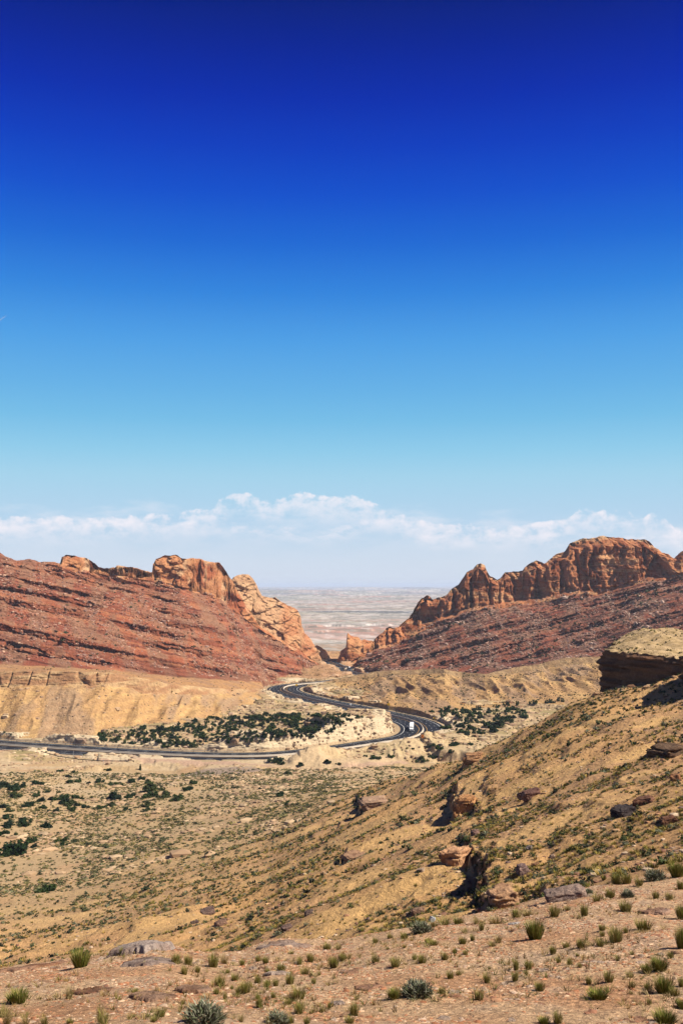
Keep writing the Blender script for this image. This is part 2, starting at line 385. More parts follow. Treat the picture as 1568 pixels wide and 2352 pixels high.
def flats(x, y):
    z = -104.0 + 0.9 * fb2(x / 60, y / 60, 4, 21) + gsamp(G_m, x + 5 * fb2(x / 14, y / 14, 3, 22), y + 5 * fb2(x / 14, y / 14, 3, 23))
    # low broken rock ledges over the juniper flat
    s = fb2(x / 45, y / 30, 3, 24); z = z + 1.5 * sst(0.02, 0.06, s) + 1.5 * sst(0.2, 0.24, s)
    z = z + 3.0 * sst(300, 500, np.abs(x))
    z = z - 3.0 * sst(1150, 1500, y)
    return z

def line(fn, pts): return [(*fn(a, b), Y) for a, b, Y in pts]
I = lambda a, b: (a, b)
def lofter(lines):
    us, Ys, Zs = [], [], []
    A = []
    for ln in lines:
        uu = np.array([ray(a, b)[0] for a, b, Y in ln]); YY = np.array([p[2] for p in ln], float)
        zz = np.array([ray(a, b)[1] * Y for a, b, Y in ln])
        k = np.argsort(uu); A.append((uu[k], YY[k], zz[k]))
    Yk = np.array([np.interp(U, a[0], a[1]) for a in A]); Zk = np.array([np.interp(U, a[0], a[2]) for a in A])
    return Yk, Zk

# --- left ridge
L1 = line(I, [(-500, 1715, 660), (-200, 1707, 680), (0, 1700, 688), (120, 1696, 690), (200, 1689, 700), (350, 1671, 735), (450, 1657, 765), (560, 1640, 830), (620, 1612, 920), (640, 1592, 985), (662, 1574, 1060), (720, 1561, 1130), (765, 1546, 1215), (776, 1535, 1300)])
L2 = line(I, [(-500, 1580, 735), (0, 1577, 752), (150, 1573, 755), (205, 1578, 755), (250, 1570, 762), (300, 1580, 775), (330, 1592, 780), (400, 1594, 810), (500, 1593, 860), (570, 1590, 930), (625, 1583, 1000), (665, 1571, 1075), (720, 1559.5, 1140), (765, 1545, 1225), (776, 1534.5, 1305)])
L3 = line(I, [(-500, 1543, 742), (0, 1542, 758), (150, 1540, 761), (205, 1544, 761), (250, 1545, 768), (330, 1560, 786), (400, 1573, 816), (500, 1582, 866), (570, 1585, 940), (625, 1581, 1005), (665, 1570, 1080), (720, 1559, 1143), (765, 1544.5, 1230), (776, 1534, 1308)])
L4 = line(I, [(-500, 1518, 810), (0, 1524, 830), (169, 1534, 835), (256, 1539, 850), (410, 1554, 900), (513, 1560, 960), (600, 1566, 1030), (666, 1567, 1095), (720, 1558, 1155), (768, 1543.5, 1240), (777, 1533.5, 1312)])
L5 = line(zL, [(-2000, 20, 1010), (-980, 250, 1040), (-700, 275, 1060), (-300, 335, 1110), (0, 350, 1130), (220, 385, 1150), (440, 415, 1170), (640, 470, 1200), (790, 515, 1220), (860, 600, 1240), (950, 690, 1255), (1050, 770, 1270), (1120, 805, 1280), (1240, 845, 1290), (1390, 940, 1305), (1480, 985, 1315), (1568, 1040, 1322)]) + [(771, 1534, 1328), (778, 1533, 1332)]
L5b = line(z1, [(-800, 110, 1050), (0, 130, 1062), (80, 168, 1070), (180, 168, 1080), (270, 180, 1085)]) + line(zL, [(-250, 265, 1125), (0, 300, 1145), (215, 320, 1163), (235, 330, 1170), (440, 400, 1180), (640, 440, 1210), (760, 480, 1235), (850, 570, 1250), (950, 640, 1265), (1060, 730, 1278), (1130, 770, 1288), (1240, 830, 1297), (1390, 930, 1312), (1480, 975, 1322), (1568, 1030, 1328)]) + [(771, 1534, 1334), (778, 1533, 1336)]
L6 = line(z1, [(-800, 80, 1080), (-300, 110, 1085), (0, 125, 1085), (30, 145, 1085), (75, 160, 1090), (100, 158, 1090), (135, 152, 1092), (190, 165, 1095), (240, 168, 1098), (272, 176, 1100), (276, 150, 1102), (296, 136, 1105), (345, 138, 1108), (390, 152, 1112), (425, 168, 1115), (442, 188, 1118),
                 (490, 192, 1122), (520, 192, 1128), (525, 182, 1130), (600, 184, 1140), (650, 198, 1148), (682, 212, 1152), (686, 178, 1165), (700, 152, 1172), (740, 136, 1180), (790, 134, 1185), (820, 150, 1188), (850, 148, 1192), (900, 155, 1200), (930, 162, 1205), (985, 168, 1212), (1000, 190, 1220), (1030, 235, 1232), (1045, 255, 1238)]) + \
     line(zL, [(880, 420, 1262), (940, 520, 1275), (1000, 610, 1285), (1060, 690, 1295), (1120, 735, 1303), (1240, 810, 1312), (1390, 905, 1325), (1480, 960, 1332), (1568, 1015, 1338)]) + [(771, 1533, 1342), (778, 1532.5, 1345)]
YL, ZL = lofter([L1, L2, L3, L4, L5, L5b, L6])
YL = np.vstack([YL, YL[-1:] + 45, YL[-1:] + 190]); ZL = np.vstack([ZL, ZL[-1:] - 12, np.full((1, NC), -112)])
# --- pale fin behind the left ridge
FB = [(500, 1420, 1290), (560, 1440, 1300), (640, 1495, 1325), (700, 1520, 1345), (770, 1531, 1385), (776, 1532, 1400)]
FT = line(zL, [(600, 520, 1330), (780, 400, 1330), (850, 318, 1335), (880, 292, 1338), (920, 282, 1340), (970, 290, 1342), (1000, 320, 1345), (1030, 380, 1350), (1070, 458, 1362), (1150, 470, 1368), (1180, 463, 1372), (1215, 495, 1376), (1290, 530, 1382), (1350, 575, 1390), (1378, 620, 1394), (1385, 690, 1398), (1410, 745, 1402), (1440, 775, 1410)]) + \
     line(zW, [(215, 770, 1410), (265, 795, 1415), (310, 805, 1418), (350, 850, 1422), (370, 885, 1425), (420, 930, 1430), (440, 970, 1432), (465, 1000, 1436), (474, 1050, 1440), (480, 1066, 1442)])
YF, ZF = lofter([FB, FT]); 
YF = np.vstack([YF, YF[-1:] + 35, YF[-1:] + 110]); ZF = np.vstack([ZF, ZF[-1:] - 10, np.full((1, NC), -112)])
# --- spires on the gorge floor, behind
SB = line(zW, [(510, 1075, 1370), (560, 1082, 1368), (690, 1095, 1360), (900, 1095, 1360)])
ST = line(zW, [(514, 1062, 1372), (520, 990, 1376), (540, 960, 1378), (560, 925, 1380), (585, 915, 1384), (612, 880, 1390), (617, 800, 1392), (620, 735, 1392), (640, 735, 1392), (645, 750, 1392), (660, 768, 1394), (700, 775, 1396), (740, 776, 1398), (765, 812, 1400), (800, 800, 1402), (830, 812, 1404), (860, 818, 1406), (900, 830, 1408), (1000, 850, 1410)])
YS, ZS = lofter([SB, ST])
YS = np.vstack([YS, YS[-1:] + 14, YS[-1:] + 60]); ZS = np.vstack([ZS, ZS[-1:] - 5, np.full((1, NC), -112)])
# --- right badlands
B0_ = line(I, [(672, 1586, 1005), (690, 1594, 965), (715, 1602, 938), (805, 1618, 880), (904, 1636, 815), (960, 1640, 800), (1020, 1630, 830), (1100, 1622, 860), (1200, 1618, 872), (1300, 1612, 880), (1568, 1606, 880), (1900, 1600, 880)])
B1_ = line(I, [(672, 1580, 1020), (706, 1574, 1045), (772, 1568, 1062), (821, 1563, 1070), (871, 1552, 1075), (920, 1550, 1070), (970, 1550, 1060), (1020, 1547, 1030), (1060, 1556, 1040), (1113, 1556, 1010), (1180, 1548, 1040), (1267, 1534, 1060), (1369, 1522, 1060), (1568, 1515, 1050), (1900, 1510, 1050)])
B2_ = line(I, [(672, 1578, 1025), (708, 1570.5, 1050), (740, 1566, 1060), (772, 1560, 1068), (821, 1551.5, 1076), (864, 1545, 1082), (910, 1540, 1085), (970, 1536, 1082), (1019, 1536.5, 1045), (1060, 1544, 1055), (1113, 1547.5, 1022), (1150, 1540, 1050), (1180, 1533, 1060), (1240, 1524, 1068), (1267, 1517, 1070), (1300, 1510, 1075), (1369, 1508, 1075), (1568, 1503, 1060), (1900, 1500, 1060)])
YB, ZB = lofter([B0_, B1_, B2_])
YB = np.vstack([YB, YB[-1:] + 30, YB[-1:] + 130]); ZB = np.vstack([ZB, np.minimum(ZB[-1:] - 1.5, -94 + 0 * ZB[-1:]) , np.full((1, NC), -106)])
# --- right ridge
R4 = line(zW, [(688, 1140, 1255), (700, 1150, 1235), (800, 1172, 1205), (900, 1140, 1180), (960, 1120, 1165)]) + line(z2, [(430, 640, 1150), (640, 632, 1130), (900, 612, 1115), (1100, 590, 1110), (1568, 545, 1090), (2100, 520, 1080)])
R5 = line(zW, [(689, 1060, 1275), (760, 1000, 1290), (880, 925, 1310), (960, 890, 1315), (1080, 860, 1318), (1180, 820, 1322), (1270, 760, 1326)]) + line(z2, [(400, 450, 1335), (500, 412, 1335), (640, 365, 1338), (780, 350, 1340), (900, 335, 1340), (1000, 315, 1340), (1080, 292, 1340), (1250, 280, 1342), (1380, 240, 1335), (1450, 225, 1330), (1568, 215, 1320), (2100, 190, 1300)])
R6 = line(zW, [(688, 1060, 1277), (760, 990, 1296), (860, 900, 1316), (890, 832, 1322), (920, 780, 1326), (1000, 722, 1332), (1030, 675, 1334), (1060, 665, 1335), (1100, 690, 1336), (1180, 662, 1340), (1215, 620, 1342), (1250, 590, 1344), (1300, 545, 1348), (1322, 480, 1350), (1360, 430, 1352), (1400, 372, 1354), (1450, 343, 1356), (1480, 360, 1356), (1510, 392, 1357), (1568, 368, 1360)]) + \
     line(z2, [(490, 320, 1358), (510, 310, 1358), (535, 285, 1360), (560, 265, 1362), (585, 232, 1364), (600, 213, 1364), (625, 200, 1364), (645, 175, 1364), (660, 170, 1365), (680, 180, 1365), (690, 205, 1366), (702, 226, 1368), (735, 246, 1372), (752, 240, 1374), (770, 214, 1376), (800, 208, 1378), (848, 206, 1380), (858, 188, 1382), (885, 172, 1382), (912, 157, 1382), (935, 168, 1384), (945, 172, 1388), (1000, 135, 1392), (1045, 110, 1395), (1060, 85, 1396), (1110, 62, 1398), (1160, 56, 1400), (1200, 50, 1400), (1270, 52, 1400), (1310, 62, 1400), (1400, 66, 1398), (1418, 78, 1396), (1440, 105, 1394), (1490, 132, 1390), (1525, 152, 1386), (1538, 140, 1384), (1560, 120, 1382), (1600, 100, 1380), (1800, 70, 1380), (2100, 60, 1380)])
R5c = [(a, b, Y) for a, b, Y in R6]
YR, ZRg = lofter([R4, R5, R6])
# steep lower cliff then a sloping cap: split between cliff base and crest
mid = 0.78
Yc1 = YR[1] + 0.22 * (YR[2] - YR[1]); Zc1 = ZRg[1] + mid * (ZRg[2] - ZRg[1])
YR = np.vstack([YR[0], YR[1], Yc1, YR[2], YR[2] + 60, YR[2] + 260]); ZRg = np.vstack([ZRg[0], ZRg[1], Zc1, ZRg[2], ZRg[2] - 14, np.full(NC, -112)])
# left knobs the same way: rise sharply at the foot
def splitc(Y, Z, i, fy, fz):
    return np.vstack([Y[:i + 1], Y[i] + fy * (Y[i + 1] - Y[i]), Y[i + 1:]]), np.vstack([Z[:i + 1], Z[i] + fz * (Z[i + 1] - Z[i]), Z[i + 1:]])
YL, ZL = splitc(YL, ZL, 5, 0.35, 0.72)
YF, ZF = splitc(YF, ZF, 0, 0.55, 0.62)
YS, ZS = splitc(YS, ZS, 0, 0.35, 0.75)

def uD(d): return (d - 784) / FPX
mL = U < uD(777.5); mF = (U > uD(505)) & (U < uD(776)); mS = (U > uD(773)) & (U < uD(870)); mB = U > uD(672); mR = U > ray(*zW(688, 1100))[0]
def loft_eval(Yk, Zk, mask, Yd, ramp=0.0):
    Z = np.full((NC, len(Yd)), -200.0); T = np.zeros((NC, len(Yd)), np.float32)
    for i in np.nonzero(mask)[0]:
        yk = np.maximum.accumulate(Yk[:, i] + np.arange(len(Yk)) * 1e-3)
        Z[i] = np.interp(Yd, yk, Zk[:, i], left=-200, right=-200); T[i] = np.interp(Yd, yk, np.arange(len(yk)))
        if ramp: 
            q = (Yd < yk[0]) & (Yd > yk[0] - 110); Z[i, q] = Zk[0, i] - (yk[0] - Yd[q]) * ramp; T[i, q] = 0.001
    return Z, T

def terrace(z, plane, step, warp, strength, sharp=0.82):
    s = (z - plane) / step + warp; f = np.floor(s); fr = s - f
    g = np.where(fr < sharp, fr * 0.45 / sharp, 0.45 + (fr - sharp) / (1 - sharp) * 0.55)
    return z + strength * step * (g - fr)

def planeL(x, y): return -0.20 * (x + 377) - 0.10 * (y - 1100)
def planeR(x, y): return 0.26 * (x - 446) - 0.10 * (y - 1300)

def HC(Yd):
    X = U[:, None] * Yd[None]; Y = np.broadcast_to(Yd, X.shape).copy()
    zf = flats(X, Y); zf, dr = carve(X, Y, zf)
    zl, tl = loft_eval(YL, ZL, mL, Yd)
    zF_, tF = loft_eval(YF, ZF, mF, Yd)
    zs, ts = loft_eval(YS, ZS, mS, Yd)
    zb, tb = loft_eval(YB, ZB, mB, Yd, 0.12)
    zr, tr = loft_eval(YR, ZRg, mR, Yd, 0.22)
    # left: gullied bluff, banded red slope, sandstone knobs
    gul = 1 - np.abs(fb2(X / 26, Y / 110, 3, 31)) * 2.2
    bl = sst(0, .35, tl) * (1 - sst(0.75, 1.1, tl)); zl = zl + 4.0 * (gul - 0.5) * bl * (1 - sst(450, 620, (X / Y) * FPX + 784 + 0 * X))
    zl = zl + np.where((tl > 0.1) & (tl < 3), 0.9 * fb2(X / 14, Y / 14, 3, 36), 0)
    rs = sst(3.0, 3.1, tl) * (1 - sst(4.8, 5.0, tl))
    st = rs * (0.3 + 0.7 * sst(-0.3, 0.1, fb2(X / 90, Y / 60, 3, 32)))
    zl = zl + rs * (1.3 * fb2(X / 40, Y / 70, 4, 38) + 2.0 * (0.5 - 1.6 * np.abs(fb2(X / 34 - Y / 300, Y / 260, 3, 43))))
    zl = terrace(zl, planeL(X, Y), 13.0, 0.30 * fb2(X / 170, Y / 120, 3, 33), st * 1.0, 0.93)
    zl = terrace(zl, planeL(X, Y), 3.6, 0.25 * fb2(X / 110, Y / 80, 2, 34), st * 1.0, 0.88)
    tp = sst(4.9, 5.1, tl) * (1 - sst(7.3, 7.8, tl)); zl = zl + tp * 2.2 * fb2(X / 16, Y / 22, 4, 35)
    zl = zl + sst(3, 3.1, tl) * 0.9 * fb2(X / 9, Y / 9, 3, 37) * (1 - tp)
    zF_ = zF_ + 2.4 * fb2(X / 18, Y / 24, 4, 39); zs = zs + 2.0 * fb2(X / 10, Y / 12, 4, 40)
    # right badlands: ribs and gullies
    rib = 1 - np.abs(fb2(X / 24 + Y / 160, Y / 120 - X / 200, 3, 41)) * 2.4
    bm = sst(0, .5, tb) * (1 - sst(0.85, 1.05, tb)); zb = zb + bm * (4.0 * (rib - 0.5)) * sst(uD(760), uD(900), X / Y)
    zb = zb + np.where((tb > 0.05), 0.7 * fb2(X / 12, Y / 12, 3, 42), 0)
    zb = terrace(zb, 0 * X, 6.0, 0.5 * fb2(X / 70, Y / 70, 3, 44), sst(0.2, 0.5, tb) * (1 - sst(1, 1.3, tb)) * 0.5 * sst(0., 0.3, fb2(X / 60, Y / 50, 2, 45)))
    rs = sst(0.02, 0.06, tr) * (1 - sst(0.97, 1.0, tr))
    st = rs * (0.35 + 0.65 * sst(-0.35, 0.05, fb2(X / 90, Y / 60, 3, 52)))
    zr = zr + rs * (1.4 * fb2(X / 40, Y / 60, 4, 58) + 2.2 * (0.5 - 1.6 * np.abs(fb2(X / 38 + Y / 300, Y / 260, 3, 48))))
    zr = terrace(zr, planeR(X, Y), 13.5, 0.30 * fb2(X / 170, Y / 120, 3, 53), st * 1.05, 0.93)
    zr = terrace(zr, planeR(X, Y), 4.2, 0.25 * fb2(X / 110, Y / 80, 2, 54), st * 1.0, 0.88)
    zr = zr + sst(0, .05, tr) * 1.2 * fb2(X / 9, Y / 9, 3, 57) * (1 - sst(.95, 1, tr))
    zr = zr + sst(1.9, 2.2, tr) * (1 - sst(4.2, 4.8, tr)) * 2.2 * fb2(X / 14, Y / 22, 4, 59)
    cand = np.stack([zf, np.where(tl > 0, zl, -200), zF_, zs, np.where(tb > 0, zb, -200), np.where(tr > 0, zr, -200)])
    k = cand.argmax(0); Z = np.take_along_axis(cand, k[None], 0)[0]
    T = np.take_along_axis(np.stack([0 * tl, tl, tF, ts, tb, tr]), k[None], 0)[0]
    kk = k.astype(float)
    Z2, _ = carve(X, Y, Z)
    Z = Z2
    ed = sst(1590, 1660, Y)
    Z = Z * (1 - ed) + ed * -110.0
    # near border blends into the hillside surface
    nb = 1 - sst(600.5, 618, Y)
    Z = Z * (1 - nb) + nb * BEND[:, None] if nb.max() > 0 else Z
    return Z, kk, T, dr

def HB(Yd):
    ly = np.log(Yd); u2 = np.broadcast_to(Uc[:, None], (NC, len(Yd)))
    # coarse evaluation, then interpolation
    cu_ = np.linspace(-0.52, 0.52, 160); cl_ = np.linspace(math.log(40), math.log(720), 170)
    UU, LL = np.meshgrid(cu_, cl_, indexing='ij'); G = fB(UU, LL)
    fx = np.clip((u2 - cu_[0]) / (cu_[1] - cu_[0]), 0, 158.999); fy = np.clip((np.broadcast_to(ly, u2.shape) - cl_[0]) / (cl_[1] - cl_[0]), 0, 168.999)
    i = fx.astype(int); j = fy.astype(int); a = fx - i; b = fy - j
    v = (G[i, j] * (1 - a) + G[i + 1, j] * a) * (1 - b) + (G[i, j + 1] * (1 - a) + G[i + 1, j + 1] * a) * b
    Y = np.broadcast_to(Yd, v.shape); Z = v * Y; X = U[:, None] * Yd[None]
    e = sst(46, 60, Y)
    hill = sst(-96, -60, Z)
    Z = Z + e * (0.5 * fb2(X / 14, Y / 14, 4, 61) * (0.4 + 1.2 * hill) + 1.3 * hill * fb2(X / 45, Y / 22, 3, 62) + 0.12 * fb2(X / 2.2, Y / 2.2, 3, 63))
    # broken rock ledges
    lm = sst(0.12, 0.3, fb2(X / 38, Y / 38, 2, 64)) * e
    Z = Z + e * hill * (1.4 * (0.5 - 1.5 * np.abs(fb2((X * .5 - Y * .85) / 16, (X * .85 + Y * .5) / 90, 3, 66))))
    Z = terrace(Z, 0 * Z, 3.2, 0.5 * fb2(X / 20, Y / 20, 3, 65), lm * 0.55 * hill, 0.8)
    Z = Z + ledges(X, np.array(Y))
    f2 = flats(X, Y); c2, dr = carve(X, Y, Z)
    bl = sst(545, 590, Y); Z = Z * (1 - bl) + f2 * bl
    Z, dr = carve(X, Y, Z)
    return Z, dr

def HD(Yd):
    X = U[:, None] * Yd[None]; Y = np.broadcast_to(Yd, X.shape)
    Z = -110 - 24 * sst(1650, 2500, Y) + 0 * X
    s = fb2(X / 900, Y / 700, 5, 81) * 1.0
    n = fb2(X / 1500, Y / 900, 5, 82)
    front = 2650 + 90 * fb2(X / 260, X * 0 + 3, 4, 83) + 0.10 * X
    Z = Z + 10 * sst(-160, 0, Y - front) + 6 * sst(0, 8, Y - front - 20)
    Z = Z + 5 * sst(0, 8, Y - front - 230 - 90 * fb2(X / 90, Y / 400, 3, 86))
    far = sst(3100, 3500, Y)
    am = 3 + 10 * sst(4000, 16000, Y)
    Z = Z + far * am * (sst(-0.02, 0.02, n) + sst(0.16, 0.2, n) + sst(0.34, 0.38, n) - 1)
    Z = Z + 2.0 * fb2(X / 70, Y / 70, 4, 84) * sst(1700, 2000, Y)
    n2 = fb2(X / 5000, Y / 2600, 5, 85)
    Z = Z + sst(8000, 20000, Y) * (22 * sst(0.1, 0.14, n2) + 25 * sst(0.28, 0.3, n2))
    ed = sst(1650, 1700, Y)
    return Z * ed + (1 - ed) * -110.0, s, n

def resample(Yd, Z, nrow, c, fields=()):
    ly = np.log(Yd); dl = np.diff(ly)[None]; Ym = 0.5 * (Yd[1:] + Yd[:-1])[None]
    dz = np.diff(Z, axis=1) / Ym; v = 0.5 * (Z[:, 1:] + Z[:, :-1]) / Ym
    back = np.where(dz / dl < v, 0.3, 1.0)
    ds = back * np.sqrt((c * dl) ** 2 + dz ** 2)
    cum = np.concatenate([np.zeros((len(Z), 1)), np.cumsum(ds, 1)], 1); t = np.linspace(0, 1, nrow)
    cum /= cum[:, -1:]
    kr = np.exp(-0.5 * (np.arange(-24, 25) / 4.0) ** 2); kr /= kr.sum()
    pad = np.pad(cum, ((24, 24), (0, 0)), mode='edge')
    cum = sum(w * pad[j:j + len(cum)] for j, w in enumerate(kr))
    Yr = np.zeros((len(Z), nrow)); Zr = np.zeros_like(Yr); Fr = [np.zeros_like(Yr) for _ in fields]
    for i in range(len(Z)):
        Yr[i] = np.interp(t, cum[i], Yd); Zr[i] = np.interp(Yr[i], Yd, Z[i])
        for f, g in zip(fields, Fr): g[i] = np.interp(Yr[i], Yd, f[i])
    return Yr, Zr, Fr

YdA = np.concatenate([np.linspace(0.6, 9, 20), np.linspace(9.2, 46, 560)])
YdB = np.exp(np.linspace(math.log(46), math.log(600), 1100))
YdC = np.linspace(600, 1650, 1150)
YdD = np.exp(np.linspace(math.log(1650), math.log(62000), 700))
ZBd, drB = HB(YdB)
B0 = ZBd[:, 0]
BEND = ZBd[:, -1]
ZAd = HA(YdA)
ZCd, kC, tC, drC = HC(YdC)
ZDd, sD_, nD_ = HD(YdD)
YA, ZA, _ = resample(YdA, ZAd, 330, 0.35)
YBr, ZBr, (drBr,) = resample(YdB, ZBd, 520, 0.22, (drB,))
YCr, ZCr, (kCr, tCr, drCr) = resample(YdC, ZCd, 980, 0.17, (kC, tC, drC))
YDr, ZDr, (sDr, nDr) = resample(YdD, ZDd, 340, 0.06, (sD_, nD_))
kCr = np.round(kCr).astype(int)

UU = U[:, None]
# ---- colours and 3-D displacement per chunk
def grad(Y, Z):
    return np.gradient(Z, axis=1) / np.maximum(np.gradient(Y, axis=1), 1e-3)
# A: foreground
XA = UU * YA
c = mixc(alb(240, 196, 150) + 0 * XA[..., None], alb(230, 176, 130), sst(-0.2, 0.5, fb2(XA / 3, YA / 3, 4, 101)))
c = mixc(c, alb(246, 208, 170), sst(0.1, 0.5, fb2(XA / 2 + 7, YA / 2, 4, 102)) * 0.6)
c = mixc(c, alb(206, 154, 112), sst(.0, .4, fb2(XA / 9, YA / 9, 3, 103)) * 0.4)
CA = c
# B
XB = UU * YBr; gB = np.abs(grad(YBr, ZBr))
hillB = sst(-92, -62, ZBr + 6 * fb2(XB / 40, YBr / 40, 3, 110))
streak = fb2(XB / 55 + YBr / 90, YBr / 13 - XB / 60, 4, 111)
orange = mixc(alb(230, 179, 120) + 0 * XB[..., None], alb(216, 168, 120), sst(-.3, .3, fb2(XB / 30, YBr / 30, 4, 112)))
orange = mixc(orange, alb(238, 191, 126), sst(0.05, 0.35, streak) * 0.8)
orange = mixc(orange, alb(206, 162, 110), sst(0.05, 0.4, -streak) * 0.7)
vall = mixc(alb(214, 180, 132) + 0 * XB[..., None], alb(204, 172, 128), sst(-.2, .3, fb2(XB / 60, YBr / 60, 4, 113)))
vall = mixc(vall, alb(212, 168, 124), sst(0.1, .5, fb2(XB / 25, YBr / 40, 4, 114)) * 0.6)
pale = sst(430, 540, YBr) * sst(-0.15, 0.25, fb2(XB / 30, YBr / 18, 4, 115))
vall = mixc(vall, alb(226, 198, 158), pale * 0.7)
CB = mixc(vall, orange, hillB)
rocky = sst(0.9, 1.8, gB) * sst(50, 70, YBr)
CB = mixc(CB, mixc(alb(214, 166, 122) + 0 * XB[..., None], alb(150, 108, 80), sst(-.3, .3, fb3(XB / 3, YBr / 3, ZBr / .35, 3, 118))), rocky * 0.9)
# dirt track, gravel patch and cut walls
track = [onplane(a, b, -105.5) for a, b in [(-300, 1708), (0, 1727), (120, 1740), (250, 1750), (330, 1756), (450, 1763), (560, 1768), (700, 1771), (820, 1770), (900, 1762)]]
tr2 = np.array(track)
def nearpoly(x, y, P): 
    m = (y > P[:, 1].min() - 40) & (y < P[:, 1].max() + 40)
    d = np.full(x.shape, 99.); d[m] = seg_dist(x[m], y[m], P); return d
dtB = nearpoly(XB, YBr, tr2); tk = 1 - sst(9, 11, dtB + 2 * fb2(XB / 8, YBr / 8, 2, 117))
CB = mixc(CB, alb(214, 176, 146), tk * 0.9)
gp = np.array(onplane(518, 1783, -104)); q = ((XB - gp[0]) / 26) ** 2 + ((YBr - gp[1]) / 14) ** 2
CB = mixc(CB, alb(168, 146, 130), (1 - sst(0.7, 1.0, q)) * 0.8)
def roadside(C, dr, X, Y, Z, k):
    sh = (1 - sst(24, 32, dr)) * (dr < 90) * (Z < -104)
    C = mixc(C, alb(206, 178, 140), sh * 0.7)
    cut = (dr < 34) * sst(ZR + 0.6, ZR + 1.6, Z) * (k == 0)
    return mixc(C, alb(240, 214, 174), cut * 0.9)
bm_ = sst(.3, 1.5, gsamp(G_m, XB, YBr)) * (YBr > 540)
CB = mixc(CB, alb(226, 196, 150), bm_ * .75)
CB = roadside(CB, drBr, XB, YBr, ZBr, 0)
# C
XC = UU * YCr; gC = np.abs(grad(YCr, ZCr)); PC = np.stack([XC + 0, YCr + 0, ZCr + 0], -1)
steep = sst(0.8, 2.5, gC)
WARM = np.array([0.97, 0.96, 0.86])
flat = mixc(alb(200, 170, 122) + 0 * XC[..., None], alb(178, 158, 108), sst(-.2, .3, fb2(XC / 50, YCr / 50, 4, 120)))
flat = mixc(flat, alb(222, 190, 150), sst(0., .35, fb2(XC / 18, YCr / 18, 4, 121)) * 0.7)
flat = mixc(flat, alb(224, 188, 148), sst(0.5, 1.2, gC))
tan_ = mixc(alb(222, 174, 116) + 0 * XC[..., None], alb(232, 186, 124), sst(-.2, .3, fb2(XC / 16, YCr / 80, 4, 122)))
tan_ = mixc(tan_, alb(196, 160, 124), sst(0.0, .3, fb2(XC / 28, YCr / 110, 4, 123)) * 0.85)
tan_ = mixc(tan_, alb(186, 142, 104), sst(-0.2, 0.3, np.sin(ZCr * 1.3 + 2 * fb2(XC / 50, YCr / 50, 2, 124))) * 0.25)
def strata(pl, seed, X, Y, Z):
    s = Z - pl + 2.2 * fb2(X / 70, Y / 70, 3, seed)
    a = pn2(s / 9.0, 0 * s + 0.5, seed + 1) ; b = pn2(s / 3.1, 0 * s + 2.5, seed + 2)
    return s, a, b
s_, a_, b_ = strata(planeL(XC, YCr), 130, XC, YCr, ZCr)
red = mixc(alb(198, 118, 88) + 0 * XC[..., None], alb(176, 102, 82), sst(-.3, .3, a_))
red = mixc(red, alb(214, 144, 110), sst(0.1, .5, b_) * 0.8)
tal = sst(-0.2, 0.2, fb2(XC / 18 + YCr / 60, YCr / 90, 4, 131)) * (1 - steep)
red = mixc(red, alb(186, 142, 118), tal * 0.8)
red = mixc(red, alb(150, 92, 78), sst(0.15, 0.5, -a_) * 0.5)
bedL = sst(.12, .4, pn2(s_ / 1.9, XC / 260, 137)) * sst(-.35, .05, fb2(XC / 90, s_ / 5, 3, 138)) * (1 - .35 * tal)
red = mixc(red, alb(108, 60, 48), bedL * 0.75)
bedL = sst(.2, .45, -pn2(s_ / 2.6, XC / 120, 139)) * sst(-.1, .2, fb2(XC / 60, s_ / 12 + 5, 3, 236)) * (1 - .6 * tal)
red = mixc(red, alb(226, 150, 108), bedL * 0.6)
red = red * WARM * np.array([.88, .85, .82])
stoneL = mixc(alb(222, 154, 104) + 0 * XC[..., None], alb(192, 110, 72), sst(-.15, .35, fb3(XC / 22, YCr / 22, ZCr / 12, 4, 132)))
stoneL = mixc(stoneL, alb(242, 196, 148), sst(0.1, .45, fb3(XC / 12 + 9, YCr / 12, ZCr / 16, 4, 133)) * 0.8)
stoneL = mixc(stoneL, alb(150, 88, 62), sst(0.2, .5, fb3(XC / 6, YCr / 9, ZCr / 6, 3, 134)) * 0.35)
cream = mixc(alb(214, 146, 100) + 0 * XC[..., None], alb(230, 172, 122), sst(-.2, .3, fb3(XC / 16, YCr / 16, ZCr / 9, 4, 135)))
cream = mixc(cream, alb(196, 120, 80), sst(0.05, .4, fb3(XC / 26, YCr / 26, (ZCr - planeL(XC, YCr)) / 7, 4, 136)) * 0.8)
pk_ = np.maximum(1 - sst(-88, -72, XC + 6 * fb2(XC / 20, YCr / 20, 3, 240)), sst(1418, 1424, YCr + 4 * fb2(XC / 12, ZCr / 12, 2, 241)))
cream = mixc(cream, alb(232, 190, 144), pk_ * 0.6)
cream = mixc(cream, alb(150, 92, 64), sst(.3, .5, fb3(XC / 40, YCr / 60, (ZCr - .55 * XC) / 2.2, 3, 242)) * .7)
s2, a2, b2 = strata(planeR(XC, YCr), 140, XC, YCr, ZCr)
redR = mixc(alb(180, 114, 92) + 0 * XC[..., None], alb(158, 98, 82), sst(-.3, .3, a2))
redR = mixc(redR, alb(202, 142, 116), sst(0.1, .5, b2) * 0.7)
talR = sst(-0.15, 0.25, fb2(XC / 26, YCr / 70, 4, 141)) * (1 - steep)
redR = mixc(redR, alb(176, 138, 118), talR * 0.75)
redR = mixc(redR, alb(180, 96, 74), sst(0.15, .5, -b2) * (1 - talR) * 0.6)
bedR = sst(.05, .35, pn2(s2 / 2.1, XC / 260, 237)) * sst(-.35, .0, fb2(XC / 90, s2 / 5, 3, 238)) * (1 - .3 * talR)
redR = mixc(redR, alb(84, 48, 42), bedR * 0.85)
redR = redR * WARM * np.array([.84, .83, .82])
